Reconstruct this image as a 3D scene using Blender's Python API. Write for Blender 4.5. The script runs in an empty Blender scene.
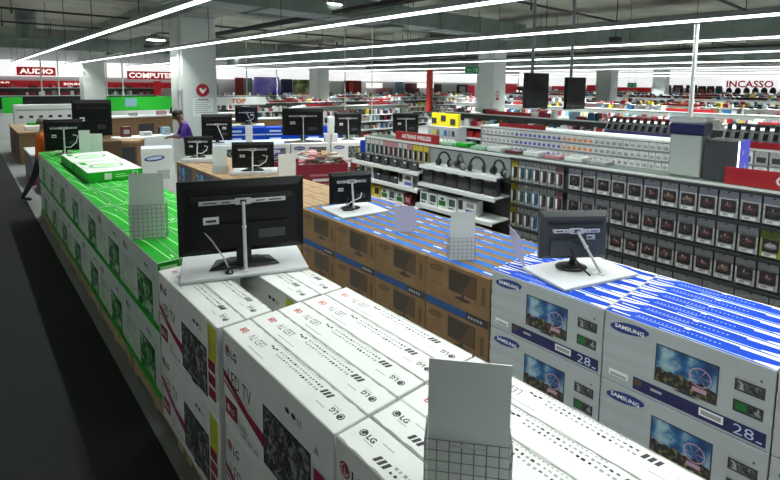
import bpy, bmesh, math, random
from mathutils import Vector, Matrix
import numpy as np
rnd = random.Random(7)
S = bpy.context.scene
COL = S.collection
# ------------------------------------------------------------------ camera
YAW, PIT, ROL, F, CY, CX, H = .722946660, .104620954, .00974982543, 484.924465, 135.029993, 390., 2.4
cy_, sy_, cp_, sp_ = math.cos(YAW), math.sin(YAW), math.cos(PIT), math.sin(PIT)
fw = Vector((sy_*cp_, cy_*cp_, -sp_)); rt = Vector((cy_, -sy_, 0)); up = rt.cross(fw)
cr_, sr_ = math.cos(ROL), math.sin(ROL)
rt, up = cr_*rt + sr_*up, -sr_*rt + cr_*up
cam = bpy.data.cameras.new('camera'); co = bpy.data.objects.new('camera', cam); COL.objects.link(co)
m = Matrix((rt, up, -fw)).transposed().to_4x4(); m.translation = Vector((0, 0, H)); co.matrix_world = m
cam.sensor_width = 36; cam.lens = 36*F/780; cam.shift_y = (CY-240)/780; cam.clip_start = .05; cam.clip_end = 300
S.camera = co
def ray(px, py): return (px-CX)/F*rt - (py-CY)/F*up + fw
def onX(px, py, x): d = ray(px, py); t = x/d.x; return (x, t*d.y, H+t*d.z)
def onY(px, py, y): d = ray(px, py); t = y/d.y; return (t*d.x, y, H+t*d.z)
def onZ(px, py, z): d = ray(px, py); t = (z-H)/d.z; return (t*d.x, t*d.y, z)
# ------------------------------------------------------------------ materials
MATS = {}
def mat(name, col, rough=.6, metal=0, noise=0, scale=8, emit=0, alpha=1, trans=0, col2=None, bump=0, coord='Object', spec=.5):
    if name in MATS: return MATS[name]
    M = bpy.data.materials.new(name); M.use_nodes = True; nt = M.node_tree; b = nt.nodes['Principled BSDF']
    c = (*col, 1); b.inputs['Base Color'].default_value = c
    b.inputs['Roughness'].default_value = rough; b.inputs['Metallic'].default_value = metal
    b.inputs['Specular IOR Level'].default_value = spec
    if emit: b.inputs['Emission Color'].default_value = c; b.inputs['Emission Strength'].default_value = emit
    if alpha < 1: b.inputs['Alpha'].default_value = alpha
    if trans: b.inputs['Transmission Weight'].default_value = trans
    if noise or col2:
        tc = nt.nodes.new('ShaderNodeTexCoord'); n = nt.nodes.new('ShaderNodeTexNoise'); r = nt.nodes.new('ShaderNodeValToRGB')
        n.inputs['Scale'].default_value = scale; n.inputs['Detail'].default_value = 5
        nt.links.new(tc.outputs[coord], n.inputs['Vector']); nt.links.new(n.outputs['Fac'], r.inputs['Fac'])
        c2 = (*(col2 or tuple(x*(1-noise) for x in col)), 1)
        e = r.color_ramp.elements; e[0].position = .35; e[1].position = .65; e[0].color = c2; e[1].color = c
        nt.links.new(r.outputs['Color'], b.inputs['Base Color'])
        if emit: nt.links.new(r.outputs['Color'], b.inputs['Emission Color'])
        if bump:
            bp = nt.nodes.new('ShaderNodeBump'); bp.inputs['Strength'].default_value = bump; bp.inputs['Distance'].default_value = .02
            nt.links.new(n.outputs['Fac'], bp.inputs['Height']); nt.links.new(bp.outputs['Normal'], b.inputs['Normal'])
    MATS[name] = M; return M
def ramp_mat(name, stops, scale, rough=.4, detail=4, dist=0, kind='ShaderNodeTexNoise'):
    M = bpy.data.materials.new(name); M.use_nodes = True; nt = M.node_tree; b = nt.nodes['Principled BSDF']
    tc = nt.nodes.new('ShaderNodeTexCoord'); n = nt.nodes.new(kind); r = nt.nodes.new('ShaderNodeValToRGB')
    n.inputs['Scale'].default_value = scale
    if kind == 'ShaderNodeTexNoise':
        n.inputs['Detail'].default_value = detail; n.inputs['Distortion'].default_value = dist
    nt.links.new(tc.outputs['Object'], n.inputs['Vector']); nt.links.new(n.outputs[0], r.inputs['Fac'])
    e = r.color_ramp.elements
    e[0].position, e[0].color = stops[0][0], (*stops[0][1], 1); e[1].position, e[1].color = stops[-1][0], (*stops[-1][1], 1)
    for p, c in stops[1:-1]: q = e.new(p); q.color = (*c, 1)
    nt.links.new(r.outputs['Color'], b.inputs['Base Color']); b.inputs['Roughness'].default_value = rough
    MATS[name] = M; return M
W = mat('carton_white', (.78, .79, .77), .7, noise=.05, scale=5, spec=.2)
WE = mat('carton_edge', (.50, .50, .48), .7)
INK = mat('ink_black', (.03, .03, .035), .5)
INKG = mat('ink_grey', (.33, .33, .34), .5)
MAG = mat('print_magenta', (.33, .015, .06), .45)
RED = mat('print_red', (.55, .02, .02), .5)
YEL = mat('sticker_yellow', (.62, .66, .01), .5)
TAPE = mat('tape_grey', (.30, .29, .27), .4)
WHT = mat('print_white', (.8, .8, .8), .5)
GREY_PIC = ramp_mat('picture_grey_flowers', [(.36, (.01, .01, .01)), (.5, (.07, .07, .07)), (.62, (.35, .36, .36))], 22, dist=1.2)
GRN = mat('carton_green', (.02, .46, .03), .6, noise=.16, scale=4, spec=.2)
GRNL = mat('green_pale_streak', (.45, .85, .38), .45)
GRND = mat('green_dark', (.01, .13, .02), .5)
GRN_PIC = ramp_mat('picture_green_flowers', [(.38, (.0, .04, .008)), (.5, (.015, .28, .04)), (.62, (.4, .66, .4))], 13, dist=1.2)
GWH = mat('carton_greenish_white', (.60, .67, .61), .65, spec=.2, noise=.06, scale=6)
SAMW = mat('carton_silver', (.42, .45, .46), .55, spec=.25, noise=.06, scale=3)
SAMS = mat('silver_streak', (.42, .45, .47), .4)
SAMB = mat('carton_blue', (.004, .055, .50), .6, noise=.1, scale=6, spec=.15)
SAML = mat('blue_pale', (.55, .66, .85), .45)
NAVY = mat('print_navy', (.012, .012, .09), .4)
ELL = mat('ellipse_blue', (.01, .035, .2), .35)
SKYB = ramp_mat('picture_sky', [(.36, (.008, .035, .13)), (.5, (.015, .12, .30)), (.64, (.32, .46, .52))], 9)
CITY = ramp_mat('picture_city', [(.38, (.01, .01, .02)), (.54, (.03, .025, .02)), (.68, (.28, .20, .05))], 40)
WHEEL = mat('picture_wheel', (.5, .3, .4), .5)
BRN = mat('carton_brown', (.235, .145, .075), .8, noise=.14, scale=7, spec=.15)
BRND = mat('brown_print', (.10, .055, .025), .6)
BRNP = mat('brown_screen_print', (.045, .03, .018), .4)
BLB = mat('print_band_blue', (.012, .065, .21), .5)
SKYT = mat('carton_sky_blue', (.01, .14, .56), .6, spec=.15, noise=.1, scale=7)
TAN = mat('carton_tan', (.36, .235, .135), .75, noise=.15, scale=5)
WOOD = mat('pallet_wood', (.52, .40, .22), .8, noise=.3, scale=12)
BLK = mat('plastic_black', (.012, .012, .013), .35)
BLKM = mat('plastic_black_matt', (.004, .004, .005), .45, spec=.3)
DGR = mat('plastic_dark_grey', (.045, .05, .055), .45)
SCRN = mat('screen_glass', (.004, .004, .005), .08)
BOARD = mat('board_white', (.58, .59, .61), .35)
STEEL = mat('bracket_steel', (.62, .62, .62), .35, metal=.3)
WIRE = mat('wire_steel', (.25, .26, .27), .35, metal=.8)
CARD = mat('card_white', (.78, .82, .80), .5)
CLEARP = mat('acrylic_haze', (.62, .58, .68), .15, alpha=.55)
SHW = mat('shelf_white', (.68, .70, .70), .4)
SHG = mat('shelf_back_grey', (.22, .25, .24), .6)
SHD = mat('shelf_back_dark', (.035, .04, .04), .6)
SIGN = mat('sign_red', (.34, .008, .015), .5)
REDB = mat('bin_dark_red', (.26, .015, .03), .55)
ORANGE = mat('vest_orange', (.9, .16, .02), .7)
PURP = mat('shirt_purple', (.075, .02, .26), .8, noise=.25, scale=12)
CLOTHD = mat('cloth_dark', (.015, .017, .022), .9)
SKIN = mat('skin', (.42, .22, .15), .6)
HAIR = mat('hair_dark', (.025, .014, .01), .8)
HAIRG = mat('hair_grey', (.22, .19, .17), .8)
COLM = mat('column_paint', (.62, .65, .63), .6, noise=.06, scale=2)
MIST = {}
# ------------------------------------------------------------------ mesh builder
_txt = {}
def text_mesh(s, bold=0):
    k = (s, bold)
    if k not in _txt:
        c = bpy.data.curves.new('t', 'FONT'); c.body = s; c.size = 1; c.resolution_u = 2; c.offset = bold; c.fill_mode = 'FRONT'
        o = bpy.data.objects.new('t', c); COL.objects.link(o); bpy.context.view_layer.update()
        me = o.to_mesh(); vs = [tuple(v.co[:2]) for v in me.vertices]; fs = [tuple(p.vertices) for p in me.polygons]
        o.to_mesh_clear(); bpy.data.objects.remove(o); bpy.data.curves.remove(c)
        xs = [v[0] for v in vs]; ys = [v[1] for v in vs]; x0, x1, y0, y1 = min(xs), max(xs), min(ys), max(ys)
        _txt[k] = ([((x-x0)/(x1-x0), (y-y0)/(y1-y0)) for x, y in vs], fs, (x1-x0)/(y1-y0))
    return _txt[k]
class FR:      # a flat frame: origin, u and v directions, outward normal
    def __init__(s, o, u, v): s.o, s.u, s.v = Vector(o), Vector(u), Vector(v); s.n = s.u.cross(s.v).normalized()
    def p(s, a, b, d=0): return s.o + s.u*a + s.v*b + s.n*d
class MB:
    def __init__(s): s.V, s.Fc, s.Mi, s.ms = [], [], [], []
    def mi(s, m):
        if m not in s.ms: s.ms.append(m)
        return s.ms.index(m)
    def add(s, vs, fs, m):
        b = len(s.V); s.V += [tuple(v) for v in vs]; i = s.mi(m)
        for f in fs: s.Fc.append(tuple(b+k for k in f)); s.Mi.append(i)
    def box(s, x0, y0, z0, x1, y1, z1, m, T=None):
        vs = [(x, y, z) for x in (x0, x1) for y in (y0, y1) for z in (z0, z1)]
        if T: vs = [T @ Vector(v) for v in vs]
        s.add(vs, [(0,1,3,2), (4,6,7,5), (0,4,5,1), (2,3,7,6), (0,2,6,4), (1,5,7,3)], m)
    def cbox(s, x0, y0, z0, x1, y1, z1, m, c=.004, top=None, sx=None):    # chamfered carton; other colour for top / x-face / y-face
        bm = bmesh.new(); bmesh.ops.create_cube(bm, size=1)
        for v in bm.verts: v.co = Vector(((x0+x1)/2+v.co.x*(x1-x0), (y0+y1)/2+v.co.y*(y1-y0), (z0+z1)/2+v.co.z*(z1-z0)))
        bmesh.ops.bevel(bm, geom=bm.edges[:], offset=c, segments=1, affect='EDGES'); bm.normal_update(); bm.verts.index_update()
        b = len(s.V); s.V += [tuple(v.co) for v in bm.verts]
        for f in bm.faces:
            mm = m
            if top and f.normal.z > .9: mm = top
            if sx and abs(f.normal.y) > .9: mm = sx
            s.Fc.append(tuple(b+v.index for v in f.verts)); s.Mi.append(s.mi(mm))
        bm.free()
    def rect(s, fr, u0, v0, u1, v1, m, d=.0012):
        s.add([fr.p(u0,v0,d), fr.p(u1,v0,d), fr.p(u1,v1,d), fr.p(u0,v1,d)], [(0,1,2,3)], m)
    def poly(s, fr, pts, m, d=.0012): s.add([fr.p(a,b,d) for a, b in pts], [tuple(range(len(pts)))], m)
    def ell(s, fr, u, v, ru, rv, m, d=.0012, n=20, a0=0):
        s.poly(fr, [(u+ru*math.cos(k*math.tau/n)*math.cos(a0)-rv*math.sin(k*math.tau/n)*math.sin(a0), v+ru*math.cos(k*math.tau/n)*math.sin(a0)+rv*math.sin(k*math.tau/n)*math.cos(a0)) for k in range(n)], m, d)
    def ring(s, fr, u, v, r, t, m, d=.0012, n=20, a0=0, a1=math.tau):
        vs, fs = [], []
        for k in range(n+1):
            a = a0+(a1-a0)*k/n; vs += [fr.p(u+r*math.cos(a), v+r*math.sin(a), d), fr.p(u+(r-t)*math.cos(a), v+(r-t)*math.sin(a), d)]
        fs = [(2*k, 2*k+2, 2*k+3, 2*k+1) for k in range(n)]
        s.add(vs, fs, m)
    def text(s, fr, t, u, v, h, m, d=.0016, bold=.01, w=None):
        vs, fs, ar = text_mesh(t, bold); w = w or h*ar
        s.add([fr.p(u+a*w, v+b*h, d) for a, b in vs], fs, m)
    def tube(s, pts, r, m, n=6):
        pts = [Vector(p) for p in pts]; rings = []
        for i, p in enumerate(pts):
            d = (pts[min(i+1, len(pts)-1)]-pts[max(i-1, 0)]).normalized()
            a = d.cross(Vector((0,0,1)));  a = a.normalized() if a.length > .05 else Vector((1,0,0)); b = d.cross(a)
            rr = r[i] if isinstance(r, (list, tuple)) else r
            rings.append([p+a*rr*math.cos(k*math.tau/n)+b*rr*math.sin(k*math.tau/n) for k in range(n)])
        vs = [v for R in rings for v in R]
        fs = [(i*n+k, i*n+(k+1)%n, (i+1)*n+(k+1)%n, (i+1)*n+k) for i in range(len(pts)-1) for k in range(n)]
        fs += [tuple(range(n))[::-1], tuple((len(pts)-1)*n+k for k in range(n))]
        s.add(vs, fs, m)
    def lathe(s, prof, m, c=(0,0), n=24, ex=1, ey=1):
        vs, fs = [], []
        for r, z in prof: vs += [(c[0]+r*ex*math.cos(k*math.tau/n), c[1]+r*ey*math.sin(k*math.tau/n), z) for k in range(n)]
        for i in range(len(prof)-1): fs += [(i*n+k, i*n+(k+1)%n, (i+1)*n+(k+1)%n, (i+1)*n+k) for k in range(n)]
        fs += [tuple(range(n))[::-1], tuple((len(prof)-1)*n+k for k in range(n))]
        s.add(vs, fs, m)
    def mesh(s, name):
        me = bpy.data.meshes.new(name); me.from_pydata(s.V, [], s.Fc)
        for m in s.ms: me.materials.append(m)
        me.polygons.foreach_set('material_index', s.Mi); me.update(); return me
    def build(s, name, parent=None, loc=None, rz=0, smooth=False):
        o = bpy.data.objects.new(name, s.mesh(name)); COL.objects.link(o)
        if smooth: o.data.polygons.foreach_set('use_smooth', [True]*len(o.data.polygons))
        if parent: o.parent = parent
        if loc: o.location = loc
        o.rotation_euler.z = rz; return o
LABELS = {}
def tag(o, label, cat, group=None):
    o['label'] = label; o['category'] = cat
    if group: o['group'] = group
    n = len(label.split())
    if n > 16 or n < 4: print('LABEL LENGTH', n, label)
    if label in LABELS: print('DUP LABEL', label)
    LABELS[label] = o; return o
def struct(o): o['kind'] = 'structure'; return o
def stuff(o): o['kind'] = 'stuff'; return o
def empty(name, loc=(0,0,0), rz=0):
    o = bpy.data.objects.new(name, None); COL.objects.link(o); o.location = loc; o.rotation_euler.z = rz; return o
def dup(o, loc=None, rz=None, parent=None):
    c = o.copy(); COL.objects.link(c)
    if parent: c.parent = parent
    if loc is not None: c.location = loc
    if rz is not None: c.rotation_euler.z = rz
    for ch in list(o.children): dup(ch, parent=c)
    return c
def inst(proto, used, loc, rz, label, cat, group=None):     # first use moves the prototype, later uses copy it
    if proto.name not in used: used.add(proto.name); o = proto; o.location = loc; o.rotation_euler.z = rz
    else: o = dup(proto, loc, rz)
    return tag(o, label, cat, group)
USED = set()
ORD = 'first second third fourth fifth sixth seventh eighth ninth tenth eleventh twelfth thirteenth fourteenth fifteenth sixteenth seventeenth eighteenth nineteenth twentieth'.split()
_T = 'twenty thirty forty fifty'.split()
def ordn(i):
    if i < 20: return ORD[i]
    t, u = divmod(i+1, 10); return ('twentieth thirtieth fortieth fiftieth'.split()[t-2] if u == 0 else _T[t-2]+'-'+ORD[u-1])
R = math.radians
# ------------------------------------------------------------------ room
ZC = 4.5; X0, X1, Y0, Y1 = -5., 46., -7., 31.
FLOOR = mat('floor_vinyl', (.25, .255, .26), .5, noise=.12, scale=3)
b = MB(); b.box(X0, Y0, -.2, X1, Y1, 0, FLOOR); struct(b.build('floor'))
CARPET = mat('carpet_charcoal', (.017, .018, .020), .95, noise=.35, scale=160)
b = MB(); b.box(-2.2, Y0+.1, 0, .85, 27, .006, CARPET); tag(b.build('aisle_carpet'), 'charcoal carpet running down the aisle left of the carton rows', 'carpet')
CEIL = mat('ceiling_concrete', (.42, .42, .35), .9, noise=.35, scale=.7, bump=.2)
b = MB(); b.box(X0, Y0, ZC, X1, Y1, ZC+.1, CEIL); struct(b.build('ceiling'))
WALLW = mat('wall_paint', (.62, .63, .64), .7, noise=.04, scale=2)
for n, a in (('wall_left', (X0-.2, Y0, 0, X0, Y1, ZC)), ('wall_right', (X1, Y0, 0, X1+.2, Y1, ZC)), ('wall_front', (X0, Y0-.2, 0, X1, Y0, ZC)), ('wall_back', (X0, Y1, 0, X1, Y1+.2, ZC))):
    b = MB(); b.box(*a, WALLW); struct(b.build(n))
# upper dark part of far walls above the white fascias
BEAM = mat('beam_concrete', (.30, .31, .27), .9, noise=.3, scale=1.2)
DUCT = mat('duct_galvanised', (.22, .27, .25), .55, metal=.2, noise=.3, scale=2)
PIPE = mat('pipe_black', (.02, .02, .02), .6)
for i, x in enumerate((4.4, 16.4, 28.4, 40.2)):
    b = MB(); b.box(x-.45, Y0, 3.98, x+.45, Y1, ZC, BEAM); struct(b.build('trim_%d' % (i+1)))
for i, y in enumerate((0.4, 12.6, 24.6)):
    b = MB(); b.box(X0, y-.3, 4.18, X1, y+.3, ZC, BEAM); struct(b.build('trim_%d' % (i+5)))
def duct(x0, y0, z0, x1, y1, z1, label):
    r = empty('ceiling_duct', ((x0+x1)/2, (y0+y1)/2, z0))
    b = MB(); b.box(x0-r.location.x, y0-r.location.y, 0, x1-r.location.x, y1-r.location.y, z1-z0, DUCT); along = (y1-y0) > (x1-x0); L = (y1-y0) if along else (x1-x0); k = 1.2
    while k < L:
        if along: b.box(-(x1-x0)/2-.025, -L/2+k, -.025, (x1-x0)/2+.025, -L/2+k+.04, z1-z0+.02, DUCT)
        else: b.box(-L/2+k, -(y1-y0)/2-.025, -.025, -L/2+k+.04, (y1-y0)/2+.025, z1-z0+.02, DUCT)
        k += 1.5
    for q in range(1, int(L/6)):
        for s_ in (-1, 1):
            p = ((x1-x0)/2*s_*.9, -L/2+q*6) if along else (-L/2+q*6, (y1-y0)/2*s_*.9)
            b.tube([(*p, 0), (*p, ZC-z0-.004)], .012, PIPE, 4)
    b.build('duct_body', r); tag(r, label, 'air duct')
duct(12.9, -4, 3.520, 13.9, 30.5, 4.070, 'grey-green rectangular air duct running above the third line of lights')
duct(24.2, -4, 3.520, 25.0, 30.5, 4.020, 'grey-green rectangular air duct above the far lines of lights')
duct(-3.5, 21, 3.520, 12.5, 21.6, 3.970, 'galvanised cross duct hanging near the left rear columns')
duct(15.5, 1.2, 3.570, 44, 2.4, 4.120, 'wide dark cross duct under the ceiling at upper right')
duct(1.4, 8, 3.720, 12.2, 8.7, 4.120, 'galvanised cross duct in front of the nearest column top')
for i, (px, py, l) in enumerate(((392, 26, 'round dark duct drop hanging from ceiling at top centre'), (27, 37, 'round dark duct drop hanging from ceiling at top left'))):
    p = onZ(px, py, 3.720); b = MB(); b.lathe([(.26, 3.640), (.3, 3.670), (.26, 3.720), (.26, 4.2), (.29, 4.23), (.26, 4.26), (.26, ZC-.01)], DUCT, (0, 0)); tag(b.build('ceiling_duct_drop', loc=(p[0], p[1], 0), smooth=False), l, 'air duct')
def pipe_run(y, i):
    b = MB(); b.tube([(X0+.3, y, 4.080), (X1-.3, y, 4.080)], .028, PIPE)
    for k in range(12): b.tube([(X0+2+k*4, y, 4.080), (X0+2+k*4, y, 3.960)], .02, PIPE); b.tube([(X0+2+k*4, y, 4.080), (X0+2+k*4, y, ZC-.005)], .008, PIPE)
    tag(b.build('ceiling_pipe'), 'thin black sprinkler pipe crossing under the ceiling, %s from the camera' % ORD[i], 'pipe', 'sprinkler pipes')
for i, y in enumerate((3.0, 5.8, 10, 14.6, 18, 22.8, 28)): pipe_run(y, i)
def tray(x, i, w=.16):
    b = MB(); b.box(x-w/2, -5, 3.740, x-w/2+.02, 30.4, 3.820, PIPE); b.box(x+w/2-.02, -5, 3.740, x+w/2, 30.4, 3.820, PIPE)
    for k in range(40): b.box(x-w/2, -4.020+k*.84, 3.745, x+w/2, -3.990+k*.84, 3.760, PIPE)
    b.tube([(x, -5, 3.780), (x, 30.4, 3.780)], .03, PIPE)
    tag(b.build('ceiling_tray'), 'black cable tray hung below the ceiling, %s from the left' % ORD[i], 'cable tray', 'cable trays')
for i, x in enumerate((5.6, 6.6, 20.0, 30)): tray(x, i)
# ---- linear lights
LP = 15; ZL = 3.18; R0 = math.radians
TUBE = mat('light_tube', (.88, 1, .96), .5, emit=3.2)
LH = mat('light_housing', (.25, .26, .26), .5)
for i, (x, y0, y1) in enumerate(((1.80, -6, 28.5), (3.86, -6, 28.5), (6.62, -6, 28.5), (9.55, -6, 28.5), (13.2, -6, 28.5), (17.7, -6, 28.5), (22.8, -6, 28.5), (30.6, -6, 28.5), (38.5, -6, 28.5), (-3.4, -6, 28.5))):  # last entry: unseen line added to light the aisle-side carton faces
    r = empty('ceiling_light_line', (x, (y0+y1)/2, ZL)); L = (y1-y0)/2
    b = MB(); b.box(-.026, -L, .02, .026, L, .07, LH); b.build('light_housing', r)
    b = MB(); b.box(-.014, -L, -.010, .014, L, .02, TUBE); b.build('light_tube', r)
    b = MB(); k = -L+1
    while k < L: b.tube([(0, k, .09), (0, k, ZC-ZL-.01)], .006, PIPE, 4); k += 3
    b.build('suspension_wire', r)
    li = bpy.data.lights.new('tube_light', 'AREA'); li.shape = 'RECTANGLE'; li.size = .04; li.size_y = 2*L; li.energy = 2*L*LP*(.42, .64, 1, 1.1, 1.3, 1.6, 2, 2.6, 2.8, .8)[i]; li.color = (.93, 1, .96); li.spread = R0(110)
    lo = bpy.data.objects.new('tube_light', li); COL.objects.link(lo); lo.parent = r; lo.location = (0, 0, -.02)
    tag(r, 'continuous white fluorescent light line under the ceiling, ' + ('added unseen left of the carpet aisle' if i == 9 else ORD[i]+' from the left'), 'ceiling light', 'line lights')
LAMP = mat('lamp_disc', (1, 1, .95), .5, emit=9)
for i, (px, py, z, w) in enumerate(((329, 5, 3.95, 'at top centre'), (237, 60, 3.95, 'right of the nearest column'), (156, 40, 3.95, 'left of the nearest column'), (100, 53, 3.95, 'above the second column'), (65, 61, 3.95, 'above the hi-fi board'), (320, 53, 3.95, 'at centre, left of a pair'), (337, 53, 3.95, 'at centre, right of a pair'), (543, 42, 3.95, 'above the two hanging screens'))):
    p = onZ(px, py, z)
    if p[1] > 29: p = (p[0]*29/p[1], 29, z+(z-H)*0)
    s = min(1., math.hypot(p[0], p[1])/18)
    r = empty('ceiling_lamp', (p[0], min(p[1], 30), z)); q = .22+.12*s
    b = MB(); b.lathe([(q, 0), (q*1.05, .02), (q*.9, .12), (.08, .2), (.05, ZC-z-.005)], LH); b.build('lamp_shade', r, smooth=True)
    b = MB(); b.lathe([(q*.93, -.012), (q*.93, 0)], LAMP); b.build('lamp_glass', r)
    tag(r, 'round white ceiling lamp '+w, 'ceiling light', 'round ceiling lamps')
# ---- columns
COLS = [(4.45, 12.6, .85, 'nearest white square column with red round sign'), (4.38, 24.9, .85, 'pale square column behind the nearest one, left of it'), (16.1, 24.7, .85, 'white square column in the centre background'), (16.5, 12.4, .85, 'white square column beside the green exit sign'), (28.4, 13.05, .9, 'pale square column in the right background, left of two'), (40.2, 14.3, .9, 'pale square column in the right background, right of two')]
for i, (x, y, w, l) in enumerate(COLS):
    r = empty('column', (x, y, 0))
    b = MB(); b.cbox(-w/2, -w/2, 0, w/2, w/2, 3.975, COLM, .02); b.build('shaft', r)
    if i == 0:
        b = MB(); b.tube([(-w/2-.03, -.3, .1), (-w/2-.03, -.3, 3.9)], .025, COLM, 8); b.tube([(-w/2-.03, -.2, .1), (-w/2-.03, -.2, 2.6)], .02, STEEL, 8); b.box(-w/2-.07, -.36, 2.2, -w/2, -.24, 2.6, COLM); b.build('conduit', r)
        fr = FR((-w/2, -w/2-.012, 0), (1, 0, 0), (0, 0, 1))
        b = MB(); b.lathe([(.16, 0), (.16, .012)], SIGN, n=28)
        o = b.build('round_sign', r, (.06, -w/2, 2.2)); o.rotation_euler.x = R(90)
        fr2 = FR((0, 0, .0125), (1, 0, 0), (0, 1, 0)); b = MB(); b.poly(fr2, [(-.09, .05), (-.03, .06), (0, .0), (.08, .07), (.09, .02), (.0, -.09), (-.07, -.02)], WHT, .001); q = b.build('check_mark', o)
        b = MB(); b.box(-.19, -.004, 1.56, .31, 0, 2.0, CARD)
        fr3 = FR((-.19, -.004, 1.56), (1, 0, 0), (0, 0, 1))
        for k in range(7): b.rect(fr3, .04, .38-k*.05, .46-(k % 3)*.05, .395-k*.05, INKG)
        b.rect(fr3, .12, .405, .38, .425, INK)
        b.build('notice_plate', r, (0, -w/2, 0))
    if i == 3:
        b = MB(); fr = FR((-w/2, -w/2, 0), (1, 0, 0), (0, 0, 1)); b.ring(fr, .3, 2.05, .12, .04, SIGN, .003); b.rect(fr, .2, 1.8, .4, 1.9, SIGN, .003); b.build('extinguisher_sign', r)
    tag(r, l, 'column')
# ------------------------------------------------------------------ pallets
def pallet_proto(L, Wd):
    r = empty('pallet')
    b = MB()
    for k in range(7): b.box(0+k*(Wd-.09)/6, 0, .098, .09+k*(Wd-.09)/6, L, .118, WOOD)
    b.build('deck', r)
    b = MB(); b.box(.002, .1, .03, .03, L-.1, .098, WOOD); b.build('side_board', r)
    for yy in (0, L/2-.05, L-.1):
        b = MB(); b.box(0, yy, .0, Wd, yy+.1, .02, WOOD)
        for xx in (0, Wd/2-.05, Wd-.1): b.box(xx, yy, .02, xx+.1, yy+.1, .078, WOOD)
        b.box(0, yy, .078, Wd, yy+.1, .098, WOOD); b.build('bearer', r)
    return r
pp = pallet_proto(1.19, .80); names = []
for k in range(9): inst(pp, USED, (.935, -.68+k*1.245, .001), 0, 'pale wooden pallet under the aisle-side carton row, %s from the camera' % ORD[k], 'pallet', 'pallets under the left row')
pq = pallet_proto(1.19, .9)
for k in range(8): inst(pq, USED, (2.935, -.44+k*1.27, .001), 0, 'wooden pallet under the brown and blue carton row, %s from the camera' % ORD[k], 'pallet', 'pallets under the centre row')
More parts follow.
